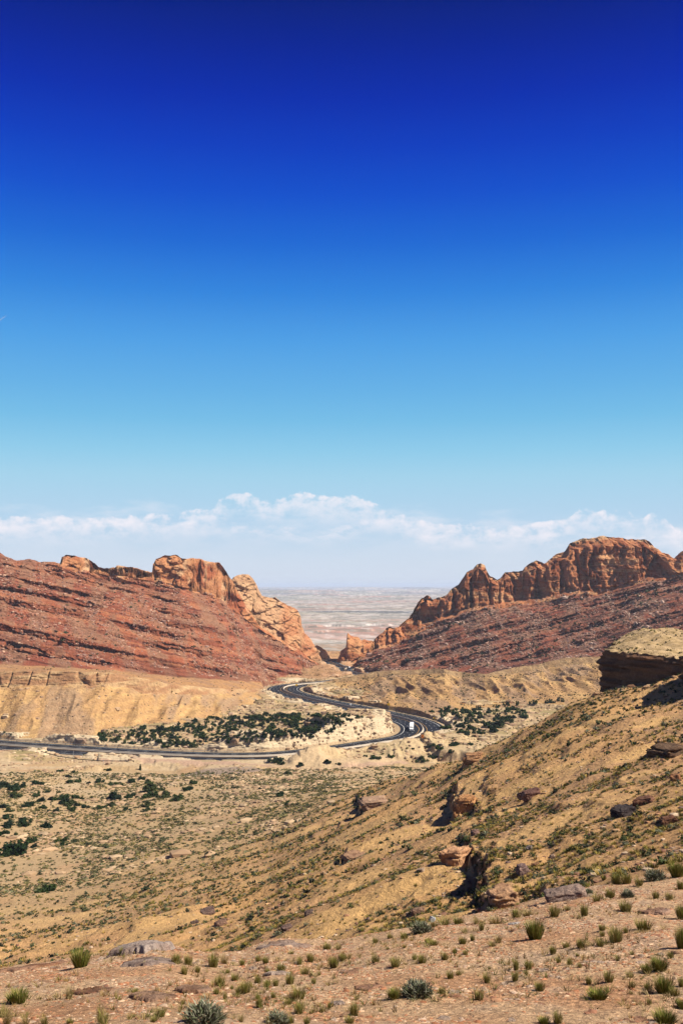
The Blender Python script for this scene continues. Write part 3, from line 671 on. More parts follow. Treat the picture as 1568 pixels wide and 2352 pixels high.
cliffR = mixc(alb(216, 142, 94) + 0 * XC[..., None], alb(160, 92, 58), sst(-.2, .35, fb3(XC / 9, YCr / 30, ZCr / 60, 4, 142)))
cliffR = mixc(cliffR, alb(238, 184, 130), sst(0.05, .4, fb3(XC / 30, YCr / 30, ZCr / 5, 3, 143)) * 0.6)
topR = sst(0.72, 0.95, tCr - 1.9) 
cliffR = mixc(cliffR, alb(232, 188, 142), topR * sst(-.3, .3, fb3(XC / 20, YCr / 20, ZCr / 6, 3, 144)) * 0.9)
spi = mixc(alb(226, 162, 110) + 0 * XC[..., None], alb(206, 130, 84), sst(-.2, .3, fb3(XC / 12, YCr / 12, ZCr / 5, 4, 145)))
CC = flat.copy()
k = kCr
lw = lambda a, b: sst(a, b, tCr)[..., None]
lc = tan_ * (1 - lw(.95, 1.0)) + lw(.95, 1.0) * (mixc(alb(196, 146, 104) + 0 * XC[..., None], alb(224, 182, 132), sst(-.3, .3, fb3(XC / 9, YCr / 30, ZCr / 3, 3, 146))))
lc = lc * (1 - lw(2.0, 2.1)) + lw(2.0, 2.1) * mixc(alb(212, 160, 108) + 0 * XC[..., None], alb(196, 150, 110), sst(-.2, .3, fb2(XC / 20, YCr / 20, 3, 147)))
lc = lc * (1 - lw(2.85, 3.02)) + lw(2.85, 3.02) * red
led_shade = (sst(0.6, 1.6, gC) * ((k == 1) & (tCr > 3.05) & (tCr < 4.95)))[..., None]
lc = lc * (1 - 0.3 * led_shade) + 0.3 * led_shade * alb(110, 62, 52)  # undercut shade of the ledge risers painted in as darker rock
kn = sst(4.75, 5.0, tCr + 0.25 * fb2(XC / 15, YCr / 15, 2, 148))[..., None] * sst(-330, -290, XC)[..., None]
lc = lc * (1 - kn) + kn * stoneL
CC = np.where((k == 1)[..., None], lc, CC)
CC = np.where((k == 2)[..., None], cream, CC)
CC = np.where((k == 3)[..., None], spi, CC)
bc = tan_ * (1 - lw(1.0, 1.08)) + lw(1.0, 1.08) * mixc(alb(176, 140, 100) + 0 * XC[..., None], alb(200, 164, 118), sst(-.2, .3, fb2(XC / 9, YCr / 9, 3, 149)))
bc = bc * 0.9
CC = np.where((k == 4)[..., None], bc, CC)
redR = mixc(redR, alb(96, 58, 50), sst(0.6, 1.6, gC) * 0.35)  # steep right-hand risers darkened too, painted shade of the undercuts
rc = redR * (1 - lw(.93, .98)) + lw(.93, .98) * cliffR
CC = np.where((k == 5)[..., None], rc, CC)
CC = mixc(CC, alb(226, 196, 150), sst(.3, 1.5, gsamp(G_m, XC, YCr)) * (k == 0) * (YCr < 640) * .75)
CC = roadside(CC, drCr, XC, YCr, ZCr, k)
gorge = ((k == 0) & (YCr > 1120))[..., None]
CC = np.where(gorge, CC * 0.5 + 0.5 * alb(206, 140, 100), CC)
# displacement
x, y, z = PC[..., 0], PC[..., 1], PC[..., 2]
cl5 = (k == 5) * sst(0.97, 1.03, tCr) * (1 - sst(2.9, 3.0, tCr))
crack = np.clip(1 - np.abs(vn3(x / 13, y / 60, z / 90, 150)) * 5.5, 0, 1) ** 1.5
crack2 = np.clip(1 - np.abs(vn3(x / 5.5, y / 30, z / 40, 151)) * 6, 0, 1)
xw = x + 4 * vn3(x / 12, y / 40, z / 12, 180); zw = z + 3 * vn3(x / 9, y / 40, z / 9, 181)
dy = cl5 * (12 * crack + 3.0 * crack2 - 9 * cell2(xw / 34, zw / 140, 182) - 4.5 * cell2(xw / 11, zw / 26, 183) - 2.0 * cell2(xw / 4.5, zw / 7, 184) - 4.0 * fb3(x / 30, y / 60, z / 50, 3, 152) - 2.2 * fb3(x / 40, y / 40, z / 4.0, 3, 153) - 2.2 * fb3(x / 6, y / 6, z / 6, 3, 154))
c1 = (k == 1) * sst(4.95, 5.1, tCr) * (1 - sst(6.9, 7.0, tCr)) * sst(uD(-100), uD(130), XC / YCr)
ck = np.clip(1 - np.abs(vn3((x + z * 0.5) / 15, y / 50, (z - x * .3) / 15, 155)) * 6, 0, 1) ** 1.4
dy = dy + c1 * (4.0 * ck - 5 * cell2(xw / 20, zw / 16, 185) - 2.8 * cell2(xw / 7, zw / 6, 186) - 5.0 * fb3(x / 20, y / 30, z / 17, 5, 156, 0.6) - 1.2 * fb3(x / 30, y / 30, (z + 0.3 * x) / 3, 2, 157))
c2 = (k == 2) * 1.0
dy = dy + c2 * (-4 * cell2((xw + zw) / 18, (zw - 0.5 * xw) / 9, 187) - 2 * cell2(xw / 6, zw / 5, 188) - 4.0 * fb3(x / 18, y / 30, z / 14, 4, 158) - 4.0 * fb3(x / 40, y / 40, (z + 0.45 * x) / 5, 3, 159))
c3 = (k == 3) * 1.0
dy = dy + c3 * (-3 * cell2(xw / 9, zw / 9, 189) - 3.0 * fb3(x / 9, y / 30, z / 10, 4, 160) - 1.5 * fb3(x / 30, y / 30, z / 3, 2, 161))
cliffy = ((k == 1) & (tCr > 0.98) & (tCr < 2.05)) | ((k == 4) & (tCr > .98) & (tCr < 2.0))
dy = dy + cliffy * (2.4 * np.clip(1 - np.abs(vn3(x / 7, y / 40, z / 30, 162)) * 5, 0, 1) - 1.6 * fb3(x / 12, y / 30, z / 2.2, 3, 163))
rsl = (((k == 1) & (tCr > 3.05) & (tCr <= 5)) | ((k == 5) & (tCr > .05) & (tCr < .97))) * 1.0
dz = rsl * (1.5 * fb3(x / 5.5, y / 5.5, z / 5.5, 3, 164, 0.6)); zp = np.where(k == 1, z - planeL(x, y), z - planeR(x, y))
dy = dy - rsl * (0.15 + steep) * (3.6 * vn3(x / 40, y / 80, zp / 2.0, 165) + 1.5 * cell2(xw / 6, zp / 3, 191) + 2.5 * fb3(x / 6, y / 10, zp / 2, 3, 168))
msk = (k == 0) * sst(ZR + 1.0, ZR + 2.5, z) * sst(0.5, 1.5, gC)
dy = dy + msk * (-1.6 * fb3(x / 5, y / 8, z / 2.0, 3, 166))
lim = np.clip((YCr - 604) / 10, 0, 1) * np.clip((1640 - YCr) / 10, 0, 1)
XCd = x + 0.25 * dy * lim * fb3(x / 10, y / 10, z / 10, 2, 167); YCd = y + dy * lim; ZCd2 = z + dz * lim
# crack depth keeps x/y ray-consistent side to side; ledge riser colours carry painted shade
# D
XD = UU * YDr; gD = np.abs(grad(YDr, ZDr))
lY = np.log(YDr)
pl = mixc(alb(208, 186, 168) + 0 * XD[..., None], alb(222, 206, 194), sst(-.2, .2, fb2(XD / 700, lY * 9, 4, 170)))
pl = mixc(pl, alb(206, 158, 140), sst(0.0, .3, fb2(XD / 900 + 3, lY * 7, 4, 171)) * 0.8)
pl = mixc(pl, alb(190, 182, 160), sst(0.0, .3, fb2(XD / 1200 + 8, lY * 12, 4, 172)) * 0.8)
near = 1 - sst(2150, 2500, YDr + 80 * fb2(XD / 120, YDr / 120, 3, 173))
pl = mixc(pl, alb(196, 164, 134), near * 0.9)
wb = sst(2150, 2300, YDr) * (1 - sst(2380, 2480, YDr + 60 * fb2(XD / 80, YDr / 300, 3, 174)))
pl = mixc(pl, alb(232, 220, 204), wb * sst(-.3, .1, fb2(XD / 60, YDr / 40, 3, 175)))
pk = sst(2400, 2480, YDr + 60 * fb2(XD / 80, YDr / 300, 3, 174)) * (1 - sst(2820, 2860, YDr + 120 * fb2(XD / 200, 0 * XD, 3, 176)))
pl = mixc(pl, alb(212, 158, 138), pk * 0.55)
gd = sst(0.05, 0.18, gD)
pl = mixc(pl, alb(236, 224, 212), gd * 0.5 * (1 - pk))
dark = sst(3950, 4000, YDr + 0.15 * XD) * (1 - sst(4550, 4650, YDr + 0.1 * XD)) * sst(-150, -20, XD + 120 * fb2(XD / 100, YDr / 400, 3, 178) + (YDr - 4200) * .3)
pl = mixc(pl, alb(104, 106, 112), dark * 0.85)
dk2 = sst(7500, 9000, YDr) * sst(0.12, .26, fb2(XD / 2200, lY * 22, 4, 177))
pl = mixc(pl, alb(120, 124, 136), dk2 * 0.7)
fine = fb2(XD / 45, lY * 60, 4, 190) 
pl = mixc(pl, alb(150, 146, 132), sst(0.05, .35, fine) * .55)
pl = mixc(pl, alb(244, 236, 226), sst(0.1, .4, -fine) * .5)
pl = mixc(pl, alb(120, 124, 112), sst(0.12, .22, fb2(XD / 300, lY * 34, 4, 191)) * .5)
CD = pl

# ---- mesh assembly: one object per landform
def grid_faces(nr, off):
    i = np.arange(NC - 1)[:, None] * nr; j = np.arange(nr - 1)[None]
    a = (i + j).ravel() + off
    return np.stack([a, a + nr, a + nr + 1, a + 1], 1)
CH = [('A', np.stack([XA, YA, ZA], -1), CA), ('B', np.stack([XB, YBr, ZBr], -1), CB), ('C', np.stack([XCd, YCd, ZCd2], -1), CC), ('D', np.stack([XD, YDr, ZDr], -1), CD)]
Vs, Cs, Fs, Zn = [], [], [], []; off = 0
for nm, P, Cc in CH:
    nr = P.shape[1]; F = grid_faces(nr, off); Vs.append(P.reshape(-1, 3)); Cs.append(Cc.reshape(-1, 3)); Fs.append(F)
    if nm == 'A': zn = np.zeros((NC, nr), int)
    elif nm == 'B': zn = np.where(ZBr > -84, 1, 2)
    elif nm == 'C':
        zn = np.select([k == 0, (k == 1) & (tCr < 2.95), k == 1, k == 2, k == 3, k == 4, k == 5], [2, 3, 4, 5, 6, 7, 8])
    else: zn = np.full((NC, nr), 9)
    Zn.append(zn[:-1, :-1].ravel()); off += P.shape[0] * nr
AV = np.concatenate(Vs); AC = np.clip(np.concatenate(Cs), 0.005, 0.9); AF = np.concatenate(Fs); AZ = np.concatenate(Zn)
ZONES = [('foreground_ground', M_gravel, 'bare gravelly knoll with flat bedrock and tufts at the bottom of the picture'),
         ('hillside', M_hill, 'orange hillside dotted with dry grass falling from the dark mesa to the valley'),
         ('valley_ground', M_valley, 'pale scrubby valley floor around the highway'),
         ('bluff_hill', M_rock, 'yellow banded clay bluff under the red slope beyond the left highway stretch'),
         ('red_mountain', M_rock, 'long red ridge with orange sandstone knobs on its crest beyond the left valley'),
         ('sandstone_fin', M_rock, 'cream and tan sandstone fin sloping down to the gorge behind the red ridge'),
         ('spire_hill', M_rock, 'small tan rock hill with a needle in the mouth of the gorge'),
         ('badland_hill', M_rock, 'tan gullied badland hills with cones above the highway bend'),
         ('cliff_mountain', M_rock, 'dark red layered mountain with tall cracked cliffs on the right skyline'),
         ('desert_plain', M_plain, 'pale hazy desert plain with low scarps seen through the gorge')]
for zi, (nm, mt, lab) in enumerate(ZONES):
    f = AF[AZ == zi]
    if len(f) == 0: continue
    used, inv = np.unique(f, return_inverse=True)
    o = mesh_np(nm, AV[used], inv.reshape(-1, 4), AC[used], mt, smooth=True)
    tag(o, lab, 'terrain', None, 'structure')
del AF

# screen lookup: first visible terrain point for a pixel of the photograph
STK = [np.concatenate([YA, YBr[:, 1:], YCd[:, 1:], YDr[:, 1:]], 1), np.concatenate([ZA, ZBr[:, 1:], ZCd2[:, 1:], ZDr[:, 1:]], 1)]
VSTK = STK[1] / STK[0]; VMAX = np.maximum.accumulate(np.where(STK[0] < 3, -9, VSTK), axis=1)
def hit(Dx, Dy):
    u, v = ray(Dx, Dy); i = int(np.clip(np.searchsorted(U, u), 1, NC - 1)); 
    if abs(U[i - 1] - u) < abs(U[i] - u): i -= 1
    j = int(np.searchsorted(VMAX[i], v)); j = min(max(j, 1), VMAX.shape[1] - 1)
    v0 = VSTK[i, j - 1]; v1 = VSTK[i, j]; t = np.clip((v - v0) / (v1 - v0), 0, 1) if v1 > v0 else 1
    Y = STK[0][i, j - 1] * (1 - t) + STK[0][i, j] * t; Z = STK[1][i, j - 1] * (1 - t) + STK[1][i, j] * t
    return Vector((u * Y, Y, Z))
def ground_at(x, y):
    u = x / y; i = int(np.clip(np.searchsorted(U, u), 1, NC - 1)); w = (u - U[i - 1]) / (U[i] - U[i - 1])
    za = np.interp(y, STK[0][i - 1], STK[1][i - 1]); zb = np.interp(y, STK[0][i], STK[1][i])
    return float(za * (1 - w) + zb * w)
def pxm(Y, dpx): return dpx / FPX * Y       # D pixels -> metres at depth Y


# ------------------------------------------------------------------ haze
def haze():
    bpy.ops.mesh.primitive_cube_add(size=1); o = bpy.context.object; o.name = 'haze'
    zt, zb = float(AV[:, 2].max()) + 4, min(float(AV[:, 2].min()) - 1, -170)
    o.location = (0, 30000, (zt + zb) / 2); o.scale = (170000, 66000, zt - zb)
    m = bpy.data.materials.new('haze_air'); m.use_nodes = True; nt = m.node_tree; nt.nodes.clear()
    out = nt.nodes.new('ShaderNodeOutputMaterial'); v = nt.nodes.new('ShaderNodeVolumePrincipled')
    v.inputs['Color'].default_value = (0.74, 0.84, 1.0, 1); v.inputs['Density'].default_value = HAZE
    v.inputs['Anisotropy'].default_value = 0.0
    nt.links.new(v.outputs[0], out.inputs['Volume']); o.data.materials.append(m)
    tag(o, 'thin pale blue haze over the far desert', 'haze', None, 'stuff')
HAZE = 4.2e-5
haze()

# ------------------------------------------------------------------ highway
def ribbon(name, path, prof, z, mat, parent=None, cols=None, closed=False):
    t = np.gradient(path, axis=0); t /= np.linalg.norm(t, axis=1)[:, None]; nrm = np.stack([t[:, 1], -t[:, 0]], 1) * rscale(path[:, 1])[:, None]
    V = []
    for off, h in prof:
        V.append(np.column_stack([path + nrm * off, np.full(len(path), z + h)]))
    V = np.stack(V, 1); k = V.shape[1]; n = len(path)
    i = np.arange(n - 1)[:, None] * k; j = np.arange(k - 1)[None]; a = (i + j).ravel()
    F = np.stack([a, a + 1, a + k + 1, a + k], 1)
    c = None if cols is None else np.tile(np.array(cols), (n, 1))
    return mesh_np(name, V.reshape(-1, 3), F, c, mat, smooth=False, parent=parent)
M_asph = material('asphalt', color=alb(42, 44, 52), scale=0.25, vary=0.15, rough=0.85)
M_conc = material('concrete', color=alb(232, 214, 190), scale=0.4, vary=0.12)
M_white = material('road_paint_white', color=(0.75, 0.74, 0.7), rough=0.6)
M_yel = material('road_paint_yellow', color=(0.62, 0.34, 0.08), rough=0.6)
M_steel = material('galvanised_steel', color=(0.32, 0.32, 0.31), rough=0.5, metallic=0.3)
M_wood = material('weathered_wood', color=(0.09, 0.065, 0.045))
W = 16.5
road = ribbon('road', RC, [(-W, 0), (-8, 0.08), (0, 0.16), (8, 0.08), (W, 0)], ZR, M_asph)
tag(road, 'dark grey divided highway winding across the valley into the gorge', 'road', None, 'structure')
sh = ribbon('road_shoulder', RC, [(-W - 3.0, -0.3), (-W - 0.2, -0.05), (-W, -0.02)], ZR, M_valley, cols=[alb(206, 178, 140)] * 3)
sh2 = ribbon('road_shoulder', RC, [(W, -0.02), (W + 0.2, -0.05), (W + 3.0, -0.3)], ZR, M_valley, cols=[alb(206, 178, 140)] * 3)
for s_ in (sh, sh2): tag(s_, 'pale gravel shoulder along the edge of the highway', 'road shoulder', 'highway shoulders', 'structure')
def crown(o): return 0.16 - 0.16 * abs(o) / W
def markings():
    t = np.gradient(RC, axis=0); t /= np.linalg.norm(t, axis=1)[:, None]; nrm = np.stack([t[:, 1], -t[:, 0]], 1) * rscale(RC[:, 1])[:, None]
    Vw, Fw, Vy, Fy = [], [], [], []
    def strip(V, F, off, w, i0, i1):
        o = len(V)
        for i in range(i0, i1 + 1):
            for s in (-w / 2, w / 2):
                p = RC[i] + nrm[i] * (off + s); V.append((p[0], p[1], ZR + crown(off + s) + 0.05))
        for i in range(i1 - i0):
            a = o + 2 * i; F.append((a, a + 1, a + 3, a + 2))
    n = len(RC)
    for s in (-1, 1):
        strip(Vw, Fw, s * 13.6, 0.22, 0, n - 1); strip(Vy, Fy, s * 2.9, 0.2, 0, n - 1)
        for off in (6.5, 10.1):
            for i in range(0, n - 2, 3): strip(Vw, Fw, s * off, 0.13, i, i + 1)
    a = mesh_np('road_markings', Vw, Fw, None, M_white, False); tag(a, 'white edge lines and lane dashes painted on the highway', 'road marking', None, 'structure')
    b = mesh_np('road_markings', Vy, Fy, None, M_yel, False); tag(b, 'yellow lines painted along the highway median', 'road marking', None, 'structure')
markings()
bar = ribbon('concrete_barrier', RC, [(-0.75, 0.18), (-0.7, 0.32), (-0.4, 0.42), (-0.2, 1.15), (0.2, 1.15), (0.4, 0.42), (0.7, 0.32), (0.75, 0.18)], ZR, M_conc)
tag(bar, 'long pale concrete median barrier dividing the two sides of the highway', 'barrier')

def offset_path(P, off):
    t = np.gradient(P, axis=0); t /= np.linalg.norm(t, axis=1)[:, None]; return P + np.stack([t[:, 1], -t[:, 0]], 1) * off
def box_vf(c, s, rz=0.0):
    x, y, z = s[0] / 2, s[1] / 2, s[2] / 2
    v = np.array([(-x, -y, -z), (x, -y, -z), (x, y, -z), (-x, y, -z), (-x, -y, z), (x, -y, z), (x, y, z), (-x, y, z)])
    cr, sr = math.cos(rz), math.sin(rz); v = v @ np.array([[cr, sr, 0], [-sr, cr, 0], [0, 0, 1]]) + np.array(c)
    return v, np.array([(0, 3, 2, 1), (4, 5, 6, 7), (0, 1, 5, 4), (1, 2, 6, 5), (2, 3, 7, 6), (3, 0, 4, 7)])
def empty(name, loc, rz=0.0):
    o = bpy.data.objects.new(name, None); scn.collection.objects.link(o); o.location = loc; o.rotation_euler.z = rz; o.empty_display_size = 0.2; return o
def guardrail(path, zs, label, rail_m, post_m, spacing=4, hi=0.75, th=0.32):
    root = empty('guardrail', (path[0][0], path[0][1], zs[0])); tag(root, label, 'guardrail')
    path = np.asarray(path); base = np.array([path[0][0], path[0][1], zs[0]])
    t = np.gradient(path, axis=0); t /= np.linalg.norm(t, axis=1)[:, None]; nrm = np.stack([t[:, 1], -t[:, 0]], 1)
    prof = [(0.0, hi - th), (0.06, hi - th * 0.75), (0.0, hi - th * 0.5), (0.06, hi - th * .25), (0.0, hi), (-0.08, hi), (-0.08, hi - th), (0.0, hi - th)]
    V = np.stack([np.column_stack([path + nrm * o, np.array(zs) + h]) for o, h in prof], 1) - base
    k = len(prof); n = len(path); i = np.arange(n - 1)[:, None] * k; j = np.arange(k - 1)[None]; a = (i + j).ravel()
    mesh_np('rail', V.reshape(-1, 3), np.stack([a, a + 1, a + k + 1, a + k], 1), None, rail_m, False, root)
    idx = np.arange(0, n, spacing)
    if len(idx) > 96: idx = idx[np.linspace(0, len(idx) - 1, 96).astype(int)]
    v, f = box_vf((0, 0, hi / 2 - 0.1), (0.25, 0.25, hi + 0.2)); me = mesh_np('post', v, f, None, post_m, False, link=False)
    for q in idx:
        p = bpy.data.objects.new('post', me); scn.collection.objects.link(p); p.parent = root
        p.location = (path[q][0] - nrm[q][0] * 0.1 - base[0], path[q][1] - nrm[q][1] * 0.1 - base[1], zs[q] - base[2])
def idx_near(D): 
    p = np.array(onplane(*D, ZR)); return int(np.argmin(((RC - p) ** 2).sum(1)))
i0, i1 = sorted((idx_near((700, 1603)), idx_near((850, 1634))))
seg = offset_path(RC[i0:i1], -17.2); seg2 = offset_path(RC[i0:i1], 17.2)
near = seg if seg[:, 1].mean() < seg2[:, 1].mean() else seg2
guardrail(near, [ZR] * len(near), 'grey steel guardrail on the near side of the straight after the far bend', M_steel, M_wood, 1)
i0, i1 = sorted((idx_near((-300, 1690)), idx_near((540, 1739))))
seg = offset_path(RC[i0:i1], -17.2); seg2 = offset_path(RC[i0:i1], 17.2)
farr = seg if seg[:, 1].mean() > seg2[:, 1].mean() else seg2
guardrail(farr, [ZR] * len(farr), 'light guardrail along the far edge of the left highway stretch', M_steel, M_wood, 2)
gpth = [onplane(*z3(a, b), -105.0) for a, b in [(-300, 105), (0, 126), (120, 137), (240, 151), (370, 169), (500, 181), (600, 188)]]
gpth = respace(catmull(np.array(gpth), 4), 3.5)
zs = np.array([ground_at(x, y) for x, y in gpth]); zs = np.convolve(np.pad(zs, 3, mode='edge'), np.ones(7) / 7, 'valid') + 0.1
M_rust = material('dark_rail', color=(0.05, 0.042, 0.035), rough=0.7)
guardrail(gpth, list(zs), 'dark guardrail with posts below the pink dirt track at the left', M_rust, M_wood, 2, 1.0, 0.45)

# ------------------------------------------------------------------ vehicles
M_tw = material('white_truck_paint', color=(0.8, 0.8, 0.79), rough=0.4, spec=0.4)
M_glass = material('dark_glass', color=(0.02, 0.025, 0.03), rough=0.1, spec=0.5)
M_tyre = material('tyre_rubber', color=(0.02, 0.02, 0.02))
M_chr = material('bright_metal', color=(0.5, 0.5, 0.5), rough=0.3, metallic=0.8)
def bmo(name, fn, mat, parent, bevel=0.0):
    bm = bmesh.new(); fn(bm)
    if bevel: bmesh.ops.bevel(bm, geom=bm.edges[:], offset=bevel, segments=2, affect='EDGES', clamp_overlap=True)
    me = bpy.data.meshes.new(name); bm.to_mesh(me); bm.free(); me.materials.append(mat)
    o = bpy.data.objects.new(name, me); scn.collection.objects.link(o); o.parent = parent; return o
def bx(c, s):
    def f(bm):
        bmesh.ops.create_cube(bm, size=1, matrix=Matrix.Translation(c) @ Matrix.Diagonal((*s, 1)))
    return f
def prism(prof, w, y0=0):   # side profile (x, z) extruded across y
    def f(bm):
        a = [bm.verts.new((x, y0 - w / 2, z)) for x, z in prof]; b = [bm.verts.new((x, y0 + w / 2, z)) for x, z in prof]
        bm.faces.new(a); bm.faces.new(b[::-1]); n = len(a)
        for i in range(n): bm.faces.new((a[i], b[i], b[(i + 1) % n], a[(i + 1) % n]))
        bmesh.ops.recalc_face_normals(bm, faces=bm.faces[:])
    return f
def wheel(c, r, w, parent):
    o = bmo('wheel', lambda bm: bmesh.ops.create_cone(bm, cap_ends=True, segments=20, radius1=r, radius2=r, depth=w, matrix=Matrix.Translation(c) @ Matrix.Rotation(R(90), 4, 'X')), M_tyre, parent, 0.04)
    bmo('rim', lambda bm: bmesh.ops.create_cone(bm, cap_ends=True, segments=14, radius1=r * .55, radius2=r * .55, depth=w + 0.04, matrix=Matrix.Translation(c) @ Matrix.Rotation(R(90), 4, 'X')), M_chr, o)
def road_pose(D, off=None):
    i = idx_near(D); i = min(max(i, 1), len(RC) - 2); t = RC[i + 1] - RC[i - 1]; t /= np.linalg.norm(t); n = np.array([t[1], -t[0]])
    p = RC[i] + n * off * float(rscale(RC[i][1])); return p, t
def truck():
    D = z7(972, 292); i = idx_near(D); t = RC[i + 1] - RC[i - 1]; t /= np.linalg.norm(t); n = np.array([t[1], -t[0]])
    side = -1 if (RC[i] - n)[0] < (RC[i] + n)[0] else 1
    p = RC[i] + n * side * 8.3; d = t if t[1] < 0 else -t
    root = empty('semi_truck', (p[0], p[1], ZR + 0.1), math.atan2(d[1], d[0])); tag(root, 'white semi truck driving round the highway bend beside the pale cut wall', 'truck')
    bmo('trailer', bx((-5.2, 0, 2.65), (14.6, 2.6, 2.9)), M_tw, root, 0.05)
    bmo('trailer_door', bx((-12.52, 0, 2.6), (0.05, 2.3, 2.6)), M_chr, root)
    bmo('chassis', bx((-2.0, 0, 0.95), (17.5, 1.0, 0.35)), M_tyre, root)
    cab = bmo('cab', prism([(2.7, 0.7), (2.7, 3.6), (3.3, 3.85), (4.3, 3.3), (4.85, 2.35), (6.6, 2.0), (6.9, 1.7), (6.9, 0.6)], 2.4), M_tw, root, 0.06)
    bmo('windshield', prism([(4.37, 3.12), (4.42, 3.14), (4.92, 2.42), (4.84, 2.40)], 2.1), M_glass, cab)
    bmo('grille', bx((6.92, 0, 1.25), (0.06, 1.2, 0.9)), M_chr, cab); bmo('bumper', bx((7.0, 0, 0.55), (0.25, 2.4, 0.4)), M_chr, root)
    for s in (-1, 1):
        bmo('headlight', bx((6.9, s * 0.95, 1.15), (0.1, 0.35, 0.28)), M_chr, cab); bmo('side_window', bx((3.9, s * 1.205, 2.75), (0.7, 0.03, 0.6)), M_glass, cab)
        bmo('mirror', bx((4.5, s * 1.45, 2.6), (0.15, 0.25, 0.6)), M_tw, cab)
        bmo('exhaust_stack', bx((2.5, s * 1.1, 2.6), (0.15, 0.15, 3.2)), M_chr, root)
        for x in (5.9, 1.6, 0.3, -9.6, -11.0): wheel((x, s * 1.12, 0.52), 0.52, 0.3, root)
truck()
def car(D, off, colr, label, cat='car', tall=1.0, fwd=1):
    p, t = road_pose(D, off); m = material('car_paint', color=colr, rough=0.35, spec=0.4)
    root = empty('car', (p[0], p[1], ZR + 0.12), math.atan2(t[1] * fwd, t[0] * fwd)); tag(root, label, cat)
    b = bmo('body', prism([(-2.3, 0.35), (-2.35, 0.9), (-2.1, 1.05), (1.0, 1.02), (2.2, 0.85), (2.35, 0.6), (2.3, 0.35)], 1.8), m, root, 0.05)
    bmo('roof', prism([(-1.9, 1.03), (-1.5, 1.5 * tall), (0.3, 1.52 * tall), (1.05, 1.02)], 1.55), m, root, 0.05)
    bmo('windshield', prism([(0.38, 1.45 * tall), (0.42, 1.47 * tall), (1.1, 1.05), (1.04, 1.05)], 1.4), M_glass, root)
    for s in (-1, 1):
        bmo('side_window', bx((-0.55, s * 0.785, 1.27), (1.5, 0.03, 0.32)), M_glass, root)
        bmo('headlight', bx((2.3, s * 0.65, 0.7), (0.08, 0.3, 0.15)), M_chr, b)
        for x in (-1.45, 1.45): wheel((x, s * 0.85, 0.34), 0.34, 0.22, root)
car(zW(655, 1104), 7, (0.7, 0.7, 0.7), 'small white car on the far highway loop in the gorge mouth', tall=1.15)
car(zW(612, 1110), -7, (0.04, 0.04, 0.05), 'small dark car on the left side of the gorge highway loop', fwd=-1)
car(zW(822, 1168), 7, (0.03, 0.03, 0.035), 'dark car on the highway at the foot of the red slope right of the gorge', tall=1.2)

# ------------------------------------------------------------------ signs and posts
def yaw_to_cam(p): return math.atan2(-p[0], p[1]) 
def sign(D, kind, label, h, s, z=None):
    p = hit(*D); rz = math.atan2(p.y, p.x) - math.pi / 2
    root = empty('road_sign', (p.x, p.y, p.z), rz); tag(root, label, 'road sign')
    bmo('post', bx((0, 0.06, h / 2 - 0.3), (0.14, 0.14, h + 0.6)), M_steel, root)
    col = {'y': (0.75, 0.42, 0.02), 'o': (0.75, 0.22, 0.02), 'w': (0.75, 0.74, 0.72)}[kind[0]]
    m = material('sign_face', color=col, rough=0.5); mk = M_tyre
    if kind[1] == 'd':
        def f(bm):
            bmesh.ops.create_cube(bm, size=1, matrix=Matrix.Translation((0, 0, h)) @ Matrix.Rotation(R(45), 4, 'Y') @ Matrix.Diagonal((s, 0.05, s, 1)))
        pan = bmo('panel', f, m, root)
        bmo('curve_arrow', lambda bm: [bmesh.ops.create_cube(bm, size=1, matrix=Matrix.Translation(c) @ Matrix.Rotation(a, 4, 'Y') @ Matrix.Diagonal((w_, 0.03, l_, 1))) for c, a, w_, l_ in [((0.08 * s, -0.045, h - .22 * s), 0, .1 * s, .35 * s), ((0, -0.045, h + .1 * s), R(-35), .1 * s, .38 * s), ((-.14 * s, -0.045, h + .26 * s), R(10), .24 * s, .08 * s)]], mk, pan)
    else:
        pan = bmo('panel', bx((0, 0, h), (s * 0.8, 0.05, s)), m, root)
        if kind[1] == 'c':
            bmo('chevron', lambda bm: [bmesh.ops.create_cube(bm, size=1, matrix=Matrix.Translation((0, -0.045, h + q * s * .17)) @ Matrix.Rotation(R(40 * q), 4, 'Y') @ Matrix.Diagonal((s * .16, 0.03, s * .5, 1))) for q in (-1, 1)], mk, pan)
sign(z7(733, 82), 'yd', 'yellow diamond warning sign on the tan bank above the highway straight', 3.6, 1.9)
sign(z7(368, 72), 'wp', 'white sign on the near shoulder of the highway straight by the guardrail', 2.6, 1.5)
sign(z7(1060, 392), 'oc', 'orange chevron sign at the right edge of the bend below the truck', 2.6, 1.9)
sign(z7(1172, 206), 'yc', 'yellow chevron sign in front of the dark cutting right of the bend', 2.4, 1.5)
sign(z5(324, 352), 'yd', 'small yellow diamond sign inside the far left highway curve', 3.0, 1.9)
def pole(D, hD, label):
    p = hit(*D); h = pxm(p.y, hD)
    root = empty('marker_pole', (p.x, p.y, p.z)); tag(root, label, 'pole')
    bmo('shaft', bx((0, 0, h / 2 - 0.3), (0.16, 0.16, h + 0.6)), M_steel, root); bmo('cap', bx((0, 0, h), (0.5, 0.3, 0.25)), M_steel, root)
pole(z3(330, 146), 14, 'tall thin pole between the highway and the pink dirt track at the left')
pole(z3(464, 176), 9, 'short thin post on the dirt track edge left of the lone conical shrub')
pole(z3(1190, 212), 8, 'lone thin post on the dirt track right of the grey gravel patch')

